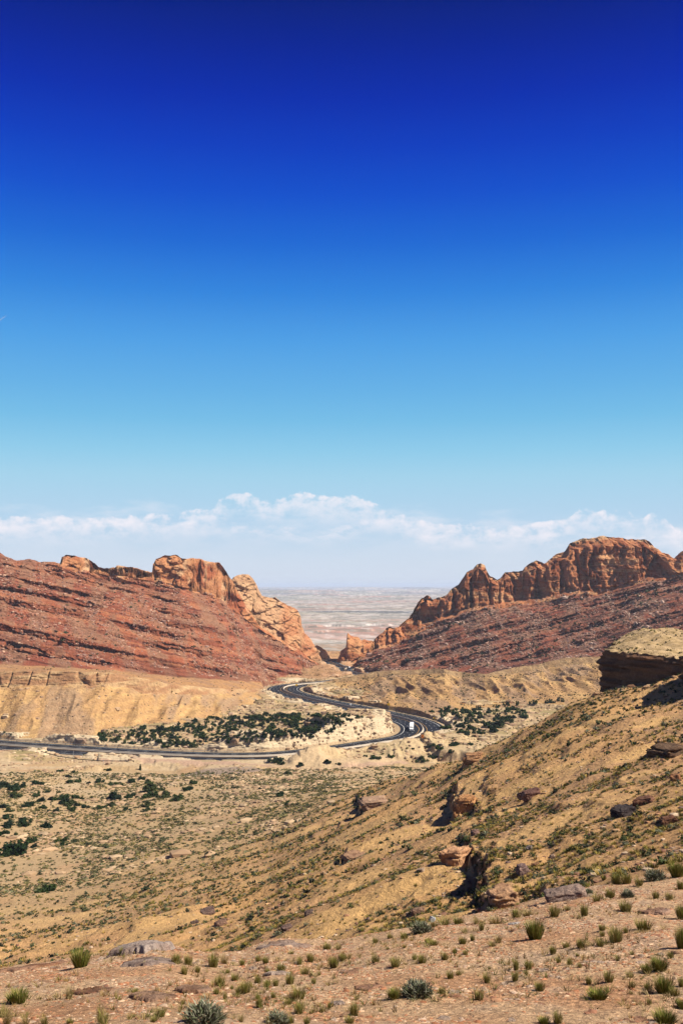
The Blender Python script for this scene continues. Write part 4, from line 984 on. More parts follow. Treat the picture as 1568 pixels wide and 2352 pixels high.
# contrail, real cloud streak far up at the left edge
def contrail():
    Yc = 30000.0
    a = ray(-90, 800); b = ray(15.5, 724.5); A_ = Vector((a[0] * Yc, Yc, a[1] * Yc)); B_ = Vector((b[0] * Yc, Yc, b[1] * Yc))
    n, k = 60, 10; V = []; d = (B_ - A_).normalized(); s1 = d.cross(Vector((0, 1, 0))).normalized(); s2 = d.cross(s1)
    for i in range(n + 1):
        t = i / n; r = 26 * (1 - t) ** 0.5 * (1 + 0.25 * math.sin(i * 1.7) + 0.2 * math.sin(i * 4.1)) + 4
        for j in range(k):
            an = 2 * math.pi * j / k; p = A_.lerp(B_, t) + s1 * r * math.cos(an) + s2 * r * math.sin(an); V.append(p[:])
    F = [(i * k + j, i * k + (j + 1) % k, (i + 1) * k + (j + 1) % k, (i + 1) * k + j) for i in range(n) for j in range(k)]
    m = bpy.data.materials.new('ice_cloud'); m.use_nodes = True; nt = m.node_tree; b_ = nt.nodes['Principled BSDF']
    b_.inputs['Base Color'].default_value = (.8, .85, .9, 1); b_.inputs['Alpha'].default_value = 0.22
    o = mesh_np('contrail', V, F, None, m, True); tag(o, 'short white contrail at the left edge of the blue sky', 'contrail', None, 'stuff')
contrail()

# ------------------------------------------------------------------ rock blocks (mesa) and boulders
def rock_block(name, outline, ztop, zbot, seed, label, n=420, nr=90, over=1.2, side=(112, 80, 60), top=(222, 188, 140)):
    P = respace(np.vstack([catmull(np.array(outline + outline[:2], float), 2)[:-1]]), 0.5)
    P = np.array(outline + [outline[0]], float); P = respace(P, 0.25)
    for _ in range(14): P[:] = 0.25 * np.roll(P[:-1], 1, 0)[np.r_[0:len(P) - 1, 0]] + 0.5 * P + 0.25 * np.roll(P[:-1], -1, 0)[np.r_[0:len(P) - 1, 0]]
    P = respace(P, np.linalg.norm(np.diff(P, axis=0), axis=1).sum() / (n + 1)); n = len(P) - 1; P = P[:n]
    t = np.roll(P, -1, 0) - np.roll(P, 1, 0); t /= np.linalg.norm(t, axis=1)[:, None]; nr_ = np.stack([t[:, 1], -t[:, 0]], 1)
    c = P.mean(0)
    if ((P - c) * nr_).sum() < 0: nr_ = -nr_
    V, C = [], []
    T = np.linspace(0, 1, nr)
    for q in T:
        zt = ztop(P[:, 0], P[:, 1]); z = zbot + (zt - zbot) * q + 0.8 * q ** 8 * fb2(P[:, 0] / 1.6, P[:, 1] / 1.6, 3, seed + 9)
        off = over * (q ** 2 - 0.6) - 0.5 * np.abs(vn3(P[:, 0] / 3.0, P[:, 1] / 3.0, z / 12, seed)) * 2.0 + 1.4 * fb3(P[:, 0] / 14, P[:, 1] / 14, z / 0.9, 3, seed + 1) + 0.9 * cell2((P[:, 0] - P[:, 1]) / 3.0, z / 4.0, seed + 7) + 0.35 * cell2((P[:, 0] - P[:, 1]) / 1.1, z / 1.0, seed + 8) + 0.5 * fb3(P[:, 0] / 1.2, P[:, 1] / 1.2, z / 0.5, 3, seed + 2)
        off = off - 1.1 * sst(0.93, 1.0, q)
        xy = P + nr_ * off[:, None]; V.append(np.column_stack([xy, z]))
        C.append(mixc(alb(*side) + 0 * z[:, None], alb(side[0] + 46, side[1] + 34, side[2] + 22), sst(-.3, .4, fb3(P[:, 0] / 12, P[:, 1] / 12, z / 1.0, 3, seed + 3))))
    last = V[-1][:, :2]
    for f in np.linspace(0, 1, 70)[1:]:
        xy = last * (1 - f) + c * f; z = ztop(xy[:, 0], xy[:, 1]) + 1.0 * fb2(xy[:, 0] / 4, xy[:, 1] / 4, 5, seed + 4) + 0.15 * fb2(xy[:, 0] / .8, xy[:, 1] / .8, 3, seed + 5)
        V.append(np.column_stack([xy, z])); g = sst(-.1, .25, fb2(xy[:, 0] / 4, xy[:, 1] / 4, 4, seed + 6))
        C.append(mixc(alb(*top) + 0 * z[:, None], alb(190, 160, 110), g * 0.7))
    nl = len(V); V = np.concatenate(V); C = np.concatenate(C)
    i = np.arange(nl - 1)[:, None] * n; j = np.arange(n)[None]; j2 = (j + 1) % n
    F = np.stack([(i + j).ravel(), (i + j2).ravel(), (i + n + j2).ravel(), (i + n + j).ravel()], 1)
    o = mesh_np(name, V, F, C, M_boulder, True); tag(o, label, 'rock outcrop', None, 'structure')
    return V, F, nl, n
def mesa_top(x, y): return -17.7 + 3.4 * sst(-1, 15, x - 0.262 * y) * sst(248, 288, y) + 0.25 * sst(0, 8, x - .262 * y) - 1.2 * sst(18, 40, x - .262 * y)
MESA = rock_block('mesa', [(69.5, 269), (73, 257), (78, 247), (83, 238), (93, 226), (120, 218), (150, 240), (150, 330), (90, 325), (79, 292), (73, 280)], mesa_top, -34.0, 201, 'flat dark sided mesa with pale grassy top on the upper right hillside')
MESA2 = rock_block('mesa', [(75.5, 219), (78, 210), (84, 203), (98, 200), (112, 215), (112, 232), (84, 232), (77, 228)], lambda x, y: -15.6 + 0 * x + 0.06 * (x - 76), -30.0, 231, 'shadowed rock shoulder at the right edge in front of the mesa')

_bm = bmesh.new(); bmesh.ops.create_icosphere(_bm, subdivisions=5, radius=1); ICO5 = (np.array([v.co[:] for v in _bm.verts]), np.array([[v.index for v in f.verts] for f in _bm.faces])); _bm.free()
_bm = bmesh.new(); bmesh.ops.create_icosphere(_bm, subdivisions=1, radius=1); ICO1 = (np.array([v.co[:] for v in _bm.verts]), np.array([[v.index for v in f.verts] for f in _bm.faces])); _bm.free()
_bm = bmesh.new(); bmesh.ops.create_icosphere(_bm, subdivisions=2, radius=1); ICO2 = (np.array([v.co[:] for v in _bm.verts]), np.array([[v.index for v in f.verts] for f in _bm.faces])); _bm.free()
def rotm(rx, ry, rz): return np.array(Matrix.Rotation(rz, 3, 'Z') @ Matrix.Rotation(ry, 3, 'Y') @ Matrix.Rotation(rx, 3, 'X'))
def boulder(zf, cx, by, w, h, depth, label, kind='layer', col=(206, 156, 112), tilt=(0, 0, 0), sink=0.25, cat='boulder', name='boulder', box=0.55, group=None):
    D = zf(cx, by); k_ = (zf(1, 0)[0] - zf(0, 0)[0]); p = hit(*D)
    W_ = pxm(p.y, w * k_) * 0.95; H_ = pxm(p.y, h * k_) * 1.15; Dp = depth * W_ * 1.25
    V = ICO5[0].copy(); seed = int(cx * 7 + by) % 9999
    V = np.sign(V) * np.abs(V) ** box; V /= np.maximum(np.abs(V).max(1)[:, None] ** 0.35, 1e-6)
    n_ = ICO5[0]
    r = 1 + 0.34 * fb3(n_[:, 0] * 1.3 + seed, n_[:, 1] * 1.4, n_[:, 2] * 1.4, 4, seed)
    if kind == 'layer': 
        hw_ = n_[:, 2] * 5.5 + 0.8 * vn3(n_[:, 0] * 1.5, n_[:, 1] * 1.5, n_[:, 2] * 1.5, seed + 3)
        r += 0.12 * vn3(n_[:, 0] * 1.2, n_[:, 1] * 1.2, hw_ * 1.6, seed + 1) + 0.20 * fb3(n_[:, 0] * 3, n_[:, 1] * 3, hw_ * 1.3, 4, seed + 2, 0.6); r *= (1 - 0.12 * (1 - sst(-0.9, 0.1, n_[:, 2])))
    else: r += 0.12 * np.abs(fb3(n_[:, 0] * 3, n_[:, 1] * 3, n_[:, 2] * 3, 3, seed + 5))
    V = V * r[:, None]; V = V * np.array([W_ / 2, Dp / 2, H_ / 2]); V = V @ rotm(*tilt).T
    zc = H_ / 2 - sink * H_; V[:, 2] += zc
    c0 = alb(*col); cc = mixc(c0 + 0 * V, alb(max(col[0] - 50, 10), max(col[1] - 46, 10), max(col[2] - 36, 10)), sst(-.3, .5, fb3(V[:, 0] / W_ * 3, V[:, 1] / W_ * 3, V[:, 2] / H_ * 9, 3, seed + 7)))
    o = mesh_np(name, V, ICO5[1], cc, M_boulder, True); o.location = (p.x, p.y + Dp * 0.35, p.z)
    tag(o, label, cat, group)
    return o
BL = [(560, 622, 118, 104, 1.0, 'rounded layered tan boulder with a black shadow, in the middle of the hillside', 'layer', (218, 160, 116)),
      (598, 385, 95, 92, 1.0, 'blocky layered orange outcrop with shadowed left side, higher on the slope', 'layer', (212, 150, 98)),
      (772, 815, 125, 120, 1.0, 'lowest layered outcrop just behind the grass fringe of the knoll', 'layer', (208, 156, 116)),
      (1308, 408, 92, 60, 0.9, 'angular dark grey boulder on the right of the hillside', 'block', (96, 84, 80)),
      (1402, 352, 84, 40, 0.9, 'flat brown slab up the slope from the dark grey boulder', 'block', (150, 108, 84)),
      (1512, 440, 70, 36, 0.9, 'tilted brown slab near the right edge below the flat brown slab', 'block', (160, 116, 88)),
      (855, 668, 48, 58, 0.9, 'upright pinkish grey rock right of the layered boulders', 'block', (178, 146, 132)),
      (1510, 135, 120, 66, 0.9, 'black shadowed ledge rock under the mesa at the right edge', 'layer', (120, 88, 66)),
      (632, 160, 84, 46, 0.9, 'highest small outcrop with overhang near the crest line of the hillside', 'layer', (196, 140, 96)),
      (185, 365, 120, 44, 0.9, 'wide layered pinkish outcrop at the left foot of the hillside', 'layer', (200, 156, 124)),
      (100, 600, 100, 26, 0.9, 'long low ledge with black overhang at the left of the slope', 'layer', (186, 138, 104)),
      (395, 660, 34, 22, 0.8, 'small pale loose rock left below the rounded boulder', 'block', (206, 178, 150)),
      (382, 850, 60, 34, 0.8, 'flat grey tan slab lying above the grass fringe', 'block', (176, 140, 112)),
      (885, 320, 90, 34, 0.7, 'slanting purplish slab on the slope right of the orange outcrop', 'block', (158, 118, 100)),
      (640, 492, 34, 32, 0.8, 'grey pink stone between the orange outcrop and the rounded boulder', 'block', (170, 134, 118)),
      (880, 560, 30, 24, 0.8, 'small grey stone up the slope from the upright pinkish rock', 'block', (156, 140, 132)),
      (985, 598, 24, 22, 0.8, 'pale small stone on bare orange soil in the middle right', 'block', (196, 164, 138)),
      (910, 635, 30, 22, 0.8, 'brown small stone beside the upright pinkish rock', 'block', (176, 130, 96)),
      (1540, 250, 46, 40, 0.8, 'orange block on the slope at the far right below the ledge rock', 'block', (190, 136, 96)),
      (1045, 785, 170, 66, 0.6, 'flat grey ledge with shadowed front edge at the rim of the knoll', 'block', (186, 158, 140))]
for i_, b_ in enumerate(BL):
    cx, by, w, h, dp, lab, kd, col = b_
    if kd == 'layer': col = (min(col[0] + 14, 236), min(col[1] + 18, 190), min(col[2] + 16, 146)); h *= 0.9
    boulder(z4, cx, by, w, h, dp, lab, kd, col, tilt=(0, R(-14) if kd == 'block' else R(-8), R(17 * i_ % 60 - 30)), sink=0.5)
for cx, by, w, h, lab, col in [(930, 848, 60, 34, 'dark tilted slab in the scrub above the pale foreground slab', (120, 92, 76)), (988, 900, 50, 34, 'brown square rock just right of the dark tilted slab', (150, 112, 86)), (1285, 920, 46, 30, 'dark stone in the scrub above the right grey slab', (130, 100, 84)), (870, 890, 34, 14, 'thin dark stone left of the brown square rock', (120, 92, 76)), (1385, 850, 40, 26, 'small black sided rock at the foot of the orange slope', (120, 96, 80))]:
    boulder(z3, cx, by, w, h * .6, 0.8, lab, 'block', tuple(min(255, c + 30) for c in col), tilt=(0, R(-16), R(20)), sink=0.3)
# flush bedrock slabs on the knoll
SL = [(z3, 640, 1006, 300, 46, 1.5, 'pale grey raised bedrock slab at the left rim of the knoll', (206, 184, 168), (0, R(0), R(8))),
      (z3, 660, 1060, 270, 24, 0.8, 'low grey bedrock sheet just in front of the pale raised slab', (182, 158, 142), (0, 0, R(4))),
      (z3, 1270, 985, 280, 26, 0.7, 'low grey slab at the rim right of the pale raised slab', (196, 168, 148), (0, 0, R(6))),
      (z3, 150, 1085, 340, 26, 0.9, 'smooth reddish bedrock at the far left rim', (190, 146, 116), (0, 0, R(-4))),
      (z3, 420, 1200, 210, 30, 0.7, 'flat brown bedrock patch in the left gravel', (180, 140, 112), (0, 0, R(25))),
      (z3, 690, 1215, 240, 26, 0.8, 'cracked flat bedrock sheet in the gravel left of the silver sagebrush', (184, 146, 118), (0, 0, R(8))),
      (z3, 870, 1195, 170, 20, 0.7, 'smaller bedrock sheet right of the cracked one', (188, 150, 122), (0, 0, R(0))),
      (z3, 1245, 1120, 140, 20, 0.4, 'narrow pinkish white slab among green tufts', (214, 188, 168), (0, 0, R(20))),
      (z3, 1510, 1250, 80, 14, 0.7, 'small grey slab near the bottom middle', (190, 166, 148), (0, 0, 0)),
      (z4, 810, 890, 70, 16, 0.5, 'small white slab below the blonde grass fringe', (226, 214, 200), (0, 0, R(15))),
      (z4, 1440, 840, 150, 22, 0.7, 'pinkish flat slab at the right below the grass tufts', (206, 166, 138), (0, 0, R(12))),
      (z4, 160, 1175, 150, 14, 0.7, 'faint flat bedrock left of the big silver sagebrush', (196, 148, 116), (0, 0, 0))]
for i_, (zf, cx, by, w, h, dp, lab, col, tl_) in enumerate(SL):
    D = zf(cx, by); k_ = zf(1, 0)[0] - zf(0, 0)[0]; p = hit(*D); W_ = pxm(p.y, w * k_); 
    Dp = W_ * dp * (1.9 if i_ else 0.9); n_ = 70
    th = 0.03 + (0.09 if i_ == 0 else 0.0)
    g = np.linspace(-1, 1, n_); GX, GY = np.meshgrid(g, g, indexing='ij')
    ang = np.arctan2(GY, GX); rad = np.maximum(np.abs(GX), np.abs(GY)); 
    ed = (0.78 + 0.22 * fb2(np.cos(ang) * 2.2 + i_ * 9, np.sin(ang) * 2.2, 4, 300 + i_))
    lx = np.cos(ang) * rad * ed * W_ / 2 * 1.12; ly = np.sin(ang) * rad * ed * Dp / 2 * 1.12
    cr, sr = math.cos(tl_[2]), math.sin(tl_[2]); wx = p.x + lx * cr - ly * sr; wy = p.y + lx * sr + ly * cr
    # follow the ground it lies in
    g0 = np.array([[ground_at(a, min(b, 60)) for a, b in zip(r1, r2)] for r1, r2 in zip(wx[::3, ::3], wy[::3, ::3])])
    if i_ in (0, 2): 
        A_ = np.column_stack([wx[::3, ::3].ravel(), wy[::3, ::3].ravel(), np.ones(g0.size)]); wgt = (wy[::3, ::3].ravel() < p.y + 0.3); co, *_ = np.linalg.lstsq(A_[wgt], g0.ravel()[wgt], rcond=None); g0 = np.maximum((A_ @ co).reshape(g0.shape) - .02, g0)
    q = np.arange(n_) / 3.0; qi = np.clip(q.astype(int), 0, g0.shape[0] - 2); qf = q - qi
    gr = g0[qi] * (1 - qf)[:, None] + g0[qi + 1] * qf[:, None]; gr = gr[:, qi] * (1 - qf) + gr[:, qi + 1] * qf
    zz = gr + th * (1 - sst(0.80, 1.0, rad)) - 0.05 * sst(0.9, 1.0, rad) + 0.02 * fb2(wx * 1.2, wy * 1.2, 4, 320 + i_) * (1 - sst(.8, 1, rad)) + 0.025 * sst(0.02, 0.05, fb2(wx * .8 + 5, wy * .8, 3, 330 + i_))
    Vv = np.stack([wx - p.x, wy - p.y, zz - p.z], -1).reshape(-1, 3); a = (np.arange(n_ - 1)[:, None] * n_ + np.arange(n_ - 1)[None]).ravel()
    cc = mixc(alb(*col) + 0 * Vv, alb(col[0] - 26, col[1] - 30, col[2] - 30), sst(-.2, .4, fb2(wx * 1.5, wy * 1.5, 4, 340 + i_)).ravel())
    o = mesh_np('rock_slab', Vv, np.stack([a, a + n_, a + n_ + 1, a + 1], 1), cc, M_boulder, True); o.location = p
    tag(o, lab, 'rock slab')
ws = boulder(z4, 445, 884, 24, 22, 0.5, 'small bright white rock at the grass fringe left of the middle', 'block', (250, 250, 250), tilt=(0, R(30), 0), sink=0.1, name='white_rock', cat='rock', box=0.8)

# ------------------------------------------------------------------ scatter tools
def sampler(P, wgt, n, umax=0.43):
    a = P[1:, :-1] - P[:-1, :-1]; b = P[:-1, 1:] - P[:-1, :-1]; ar = np.linalg.norm(np.cross(a, b), axis=-1) * wgt[:-1, :-1] * (np.abs(U[:-1, None]) < umax)
    pr = ar.ravel() / ar.sum(); ix = rng.choice(len(pr), n, p=pr); i, j = np.unravel_index(ix, ar.shape); s = rng.random((n, 1)); t = rng.random((n, 1))
    return P[i, j] * (1 - s) * (1 - t) + P[i + 1, j] * s * (1 - t) + P[i, j + 1] * (1 - s) * t + P[i + 1, j + 1] * s * t, i, j
def mass(name, protos, pos, sc, cols, mat, label, cat, sink=0.0, smooth=False, tiltr=0.0):
    # protos: list of (V, F, shade per vertex); every copy real geometry in one mesh
    pos = np.asarray(pos); n = len(pos); pi = rng.integers(0, len(protos), n); rz = rng.random(n) * 6.283; Vs, Fs, Cs = [], [], []; off = 0
    sc = np.asarray(sc); sc = sc if sc.ndim == 2 else np.repeat(sc[:, None], 3, 1)
    for q, (pv, pf, ps) in enumerate(protos):
        m = np.nonzero(pi == q)[0]
        if len(m) == 0: continue
        c, s = np.cos(rz[m]), np.sin(rz[m]); v = pv[None] * sc[m][:, None]
        x = v[..., 0] * c[:, None] - v[..., 1] * s[:, None]; y = v[..., 0] * s[:, None] + v[..., 1] * c[:, None]
        v = np.stack([x, y, v[..., 2] - sink * sc[m][:, 2:3]], -1) + pos[m][:, None]
        col = cols[m][:, None] * ps[None] if ps.ndim == 2 else cols[m][:, None] * ps[None, :, None]
        Vs.append(v.reshape(-1, 3)); Cs.append(np.broadcast_to(col, v.shape).reshape(-1, 3)); Fs.append((pf[None] + (off + np.arange(len(m)) * len(pv))[:, None, None]).reshape(-1, pf.shape[1])); off += v.shape[0] * v.shape[1]
    o = mesh_np(name, np.concatenate(Vs), np.concatenate(Fs), np.clip(np.concatenate(Cs), 0, 1), mat, smooth)
    tag(o, label, cat, None, 'stuff'); return o
def rock_proto(k, ico=ICO1):
    r = np.random.default_rng(k); V = ico[0] * (1 + r.normal(0, 0.16, (len(ico[0]), 1))); V = np.sign(V) * np.abs(V) ** 0.7
    V *= np.array([1, r.uniform(.6, .95), r.uniform(.45, .8)]); return V, ico[1], 1 + r.normal(0, 0.08, len(V))
def blade_proto(k, n, spread, lean, w, curve=0.25, seg=2, tipc=(1, 1, 1), basec=(0.8, 0.7, 0.6), hvar=0.35):
    r = np.random.default_rng(k); V, F, S = [], [], []
    for i in range(n):
        a = r.uniform(0, 6.283); q = math.sqrt(r.random()); b = np.array([math.cos(a) * q * spread, math.sin(a) * q * spread, 0]); le = lean * (q * 0.8 + r.uniform(-.15, .45)); h = 1 - r.random() * hvar
        a2 = a + r.normal(0, .5); d = np.array([math.cos(a2) * math.sin(le), math.sin(a2) * math.sin(le), math.cos(le)]); side = np.array([-math.sin(a2 + r.normal(0, .8)), math.cos(a2), 0]) * w * r.uniform(.6, 1.3)
        m1 = b + d * h * 0.55; tip = b + d * h + np.array([d[0], d[1], 0]) * curve * h * r.random() - np.array([0, 0, curve * 0.2 * h])
        o = len(V); V += [b - side, b + side, m1 - side * .8, m1 + side * .8, tip]; F += [(o, o + 1, o + 3), (o, o + 3, o + 2), (o + 2, o + 3, o + 4)]
        v_ = r.uniform(.75, 1.25); tc = np.array(tipc) * v_; bc = np.array(basec) * v_; S += [bc, bc, (tc + bc) / 2, (tc + bc) / 2, tc]
    return np.array(V), np.array(F), np.array(S)
def bush_proto(k, nleaf, flat=0.7, leaf=0.16, core=0.62):
    # rounded shrub: an irregular core wrapped in many small leaf faces
    r = np.random.default_rng(k); V, F, S = [], [], []
    lob = r.normal(0, 1, (7, 3)); lob[:, 2] = np.abs(lob[:, 2]) * .6; lob /= np.linalg.norm(lob, axis=1)[:, None]
    for i in range(nleaf):
        d = r.normal(0, 1, 3); d[2] = abs(d[2]) * 1.0 - 0.15; d /= np.linalg.norm(d); bump = 0.72 + 0.3 * max(0, (lob @ d).max() - .45) / .55
        p = d * (core + (1 - core) * r.random() ** .5) * bump * np.array([1, 1, flat]) + np.array([0, 0, flat * .32])
        e1 = r.normal(0, 1, 3); e1 /= np.linalg.norm(e1); e2 = np.cross(e1, r.normal(0, 1, 3)); e2 /= np.linalg.norm(e2); l = leaf * r.uniform(.6, 1.4)
        o = len(V); V += [p + e1 * l, p - e1 * l * .5 + e2 * l * .8, p - e1 * l * .5 - e2 * l * .8]; F.append((o, o + 1, o + 2)); v_ = r.uniform(.7, 1.3); S += [v_] * 3
    c = ICO1[0] * core * .8 * np.array([1, 1, flat]) * (1 + r.normal(0, .1, (len(ICO1[0]), 1))) + np.array([0, 0, flat * .3]); o = len(V)
    V += list(c); F += [tuple(f + o) for f in ICO1[1]]; S += [0.75] * len(c)
    return np.array(V), np.array(F), np.array(S, float)
PA, PB, PC_ = CH[0][1], CH[1][1], CH[2][1]
def pick(cols, n, p=None): c = np.array(cols); return c[rng.choice(len(c), n, p=p)] * rng.uniform(.8, 1.2, (n, 1))

# gravel on the knoll
wA = ((YA > 9.5) & (YA < 36)) * (0.25 + 1.5 * sst(-.1, .3, fb2(XA / 1.6, YA / 1.6, 3, 401)))
pos, _, _ = sampler(PA, wA, 60000, 0.42)
sz = rng.gamma(1.6, 0.0075, len(pos)) + 0.006
mass('gravel', [rock_proto(k) for k in range(5)], pos, np.column_stack([sz, sz, sz * .7]), pick([alb(240, 200, 160), alb(204, 140, 100), alb(190, 128, 90), alb(224, 190, 160), alb(170, 120, 92), alb(214, 160, 118)], len(pos)), M_col, 'loose gravel strewn over the bare knoll', 'gravel', sink=0.2)
big = rng.gamma(2.0, .012, 1500) + .03; pos, _, _ = sampler(PA, wA * sst(0., .35, fb2(XA / 4 + 9, YA / 4, 3, 404)), 1500, 0.42)
mass('loose_stones', [rock_proto(k + 30, ICO2) for k in range(5)], pos, np.column_stack([big, big, big * .6]), pick([alb(236, 196, 158), alb(206, 160, 124), alb(216, 186, 160), alb(180, 136, 106)], 1500), M_boulder, 'fist sized angular stones scattered over the knoll', 'stones', sink=.15)
# small dry sprigs between the tufts
pos, _, _ = sampler(PA, ((YA > 10) & (YA < 34)) * sst(0, .3, fb2(XA / 3, YA / 3, 3, 403)) * 1.0, 900, 0.42)
mass('dry_sprigs', [blade_proto(k + 40, 16, .2, .9, .03) for k in range(3)], pos, rng.uniform(.05, .13, len(pos)), pick([alb(150, 140, 76), alb(190, 160, 104)], len(pos)), M_leaf, 'tiny dry sprigs scattered in the gravel', 'ground cover')

# hillside and valley scrub
XBg, YBg = PB[..., 0], PB[..., 1]
grassP = [blade_proto(k, 26, .30, 0.95, .055, .3, basec=(.8, .75, .6)) for k in range(5)]
bushP = [bush_proto(k + 20, 46, .75, .2) for k in range(5)]
bushL = [bush_proto(k + 60, 14, .7, .34, .7) for k in range(4)]
band = sst(-.12, .22, fb2(XBg / 55 + YBg / 90, YBg / 13 - XBg / 60, 4, 111) * -1 + 0.25 * fb2(XBg / 10, YBg / 10, 3, 411))
edgeB = sst(48, 58, YBg)
olive, straw, dark, sage = alb(140, 130, 66), alb(204, 174, 100), alb(74, 84, 50), alb(132, 134, 106)
nearw = (YBg < 150) * hillB * (0.12 + band) * edgeB
pos, i, j = sampler(PB, nearw, 9500); s_ = rng.uniform(.2, .46, len(pos))
mass('hill_grass', grassP, pos, s_, pick([olive, straw, alb(168, 152, 80), sage], len(pos), [.34, .26, .25, .15]), M_leaf, 'dry grass tufts over the near hillside', 'grass')
pos, i, j = sampler(PB, nearw, 3600); s_ = rng.gamma(4, .05, len(pos)) + .06
mass('hill_scrub', bushP, pos, s_, pick([dark, sage, alb(100, 102, 66), alb(60, 66, 50)], len(pos), [.35, .25, .25, .15]), M_leaf, 'low dark scrub over the near hillside', 'scrub')
farw = (YBg >= 150) * (YBg < 340) * hillB * (0.10 + band)
pos, i, j = sampler(PB, farw, 10000); s_ = rng.uniform(.3, .75, len(pos))
mass('hill_grass', [blade_proto(k + 80, 12, .3, .95, .1, .3) for k in range(4)], pos, s_, pick([olive, straw, alb(168, 152, 80), sage], len(pos), [.36, .24, .25, .15]), M_leaf, 'dry grass tufts over the upper hillside below the mesa', 'grass')
pos, i, j = sampler(PB, farw, 5500); s_ = rng.gamma(4, .07, len(pos)) + .1
mass('hill_scrub', bushL, pos, s_, pick([dark, sage, alb(100, 102, 66), alb(60, 66, 50)], len(pos), [.35, .25, .25, .15]), M_leaf, 'low dark scrub over the upper hillside below the mesa', 'scrub')
clump = 0.25 + sst(-.2, .3, fb2(XBg / 30, YBg / 30, 4, 412))
vw = (YBg < 560) * (1 - hillB) * clump * edgeB * (dtB > 11)
pos, i, j = sampler(PB, vw, 24000); s_ = rng.gamma(3, .11, len(pos)) + .12
mass('valley_scrub', bushL, pos, np.column_stack([s_ * 1.25, s_ * 1.25, s_ * .8]), pick([alb(132, 124, 80), alb(92, 92, 60), alb(140, 136, 98), alb(150, 136, 80), alb(66, 74, 50)], len(pos), [.28, .22, .2, .2, .1]), M_leaf, 'low scrub dotting the valley floor', 'scrub')
# loose stones on the hillside
rp1 = [rock_proto(k + 10) for k in range(5)]; stonec = [alb(222, 176, 128), alb(200, 150, 112), alb(168, 124, 98), alb(226, 196, 162), alb(150, 122, 108)]
pos, i, j = sampler(PB, (YBg < 340) * hillB * edgeB * (.3 + sst(0, .3, fb2(XBg / 14, YBg / 14, 3, 413))) / np.maximum(YBg / 100, .6), 15000); s_ = rng.gamma(1.6, .06, len(pos)) + .05
mass('scree', rp1, pos, s_, pick(stonec, len(pos)), M_col, 'loose stones scattered over the hillside', 'stones', sink=.1)
pos, i, j = sampler(PB, (YBg > 300) * (1 - hillB) * (dtB > 11) * (drBr > 20) * sst(0.0, .3, fb2(XBg / 30, YBg / 20, 3, 414)), 6500); s_ = rng.gamma(1.6, .35, len(pos)) + .2
mass('stone_rubble', rp1, pos, s_, pick([alb(222, 190, 150), alb(212, 176, 136), alb(196, 160, 124)], len(pos)), M_col, 'pale rock rubble on the valley floor left below the highway', 'rubble', sink=.2)
_mo = np.array([(73, 280), (69.5, 269), (73, 257), (78, 247), (83, 238), (78, 228), (75.5, 219), (78, 210), (84, 203)], float)
_near = (YBg > 185) & (YBg < 300) & (XBg < 95) & (XBg > 45); wm = np.zeros(YBg.shape); dm = seg_dist(XBg[_near], YBg[_near], _mo); wm[_near] = np.exp(-dm / 3.5) * (dm < 14)
pos, i, j = sampler(PB, wm, 240); s_ = rng.gamma(1.5, .28, len(pos)) + .15
mass('fallen_blocks', [rock_proto(k + 50, ICO2) for k in range(4)], pos, s_, pick([alb(190, 150, 112), alb(150, 112, 84), alb(214, 176, 134)], len(pos)), M_boulder, 'fallen blocks lying along the foot of the mesa', 'rubble', sink=.2)
# mountain rubble and shrubs
XCg, YCg = PC_[..., 0], PC_[..., 1]; front = (np.gradient(ZCr, axis=1) >= -0.2)
redm = ((k == 1) & (tCr > 3.02) & (tCr < 5)) * 1.0; redr = ((k == 5) & (tCr < 1)) * 1.0
def rub(wt, n, cols, name, lab, a=.55, b=.5, sink=.15):
    pos, i, j = sampler(PC_, wt, n); s_ = rng.gamma(1.5, a, len(pos)) + b
    mass(name, rp1, pos, s_, pick(cols, len(pos)), M_col, lab, 'rubble', sink=sink)
tn = sst(-.15, .3, fb2(XCg / 22 + YCg / 60, YCg / 90, 4, 131)) + .15
rub(redm * tn, 20000, [alb(206, 146, 116), alb(176, 112, 86), alb(224, 180, 150), alb(150, 94, 76), alb(190, 150, 130)], 'talus', 'broken talus blocks on the left red slope', .30, .25)
tn2 = sst(-.2, .3, fb2(XCg / 26, YCg / 70, 4, 141)) + .25
rub(redr * tn2, 22000, [alb(200, 154, 130), alb(170, 118, 98), alb(226, 192, 168), alb(140, 96, 82), alb(186, 150, 132)], 'talus', 'broken talus blocks on the dark right mountain', .34, .25)
rub(((k == 0) & (drCr > 20) & (YCg < 1000)) * (.2 + sst(0, .2, fb2(XCg / 14, YCg / 14, 3, 415))) + ((k == 1) & (tCr < 1)) * .15, 9000, [alb(236, 206, 166), alb(214, 176, 136), alb(196, 160, 126), alb(180, 150, 124)], 'stone_rubble', 'pale broken rock over the juniper flat', .4, .25)
def shr(wt, n, name, lab, a=.35, b=.5, cols=None):
    pos, i, j = sampler(PC_, wt, n); s_ = rng.gamma(2, a, len(pos)) + b
    mass(name, bushL, pos, s_, pick(cols or [alb(74, 82, 54), alb(98, 100, 66), alb(58, 66, 48)], len(pos)), M_leaf, lab, 'scrub')
shr(redr * (.2 + sst(-.1, .3, fb2(XCg / 50, YCg / 50, 3, 416))), 1700, 'mountain_scrub', 'small dark shrubs on the right mountain slope')
shr(redm * sst(.1, .3, fb2(XCg / 50, YCg / 50, 3, 417)), 260, 'mountain_scrub', 'sparse small shrubs on the left red slope')
shr(((k == 4) & (tCr < 1.4)) * (.4 + sst(0, .3, fb2(XCg / 40, YCg / 40, 3, 418))), 2300, 'badland_scrub', 'tiny shrubs dotting the badland hills', .15, .35)
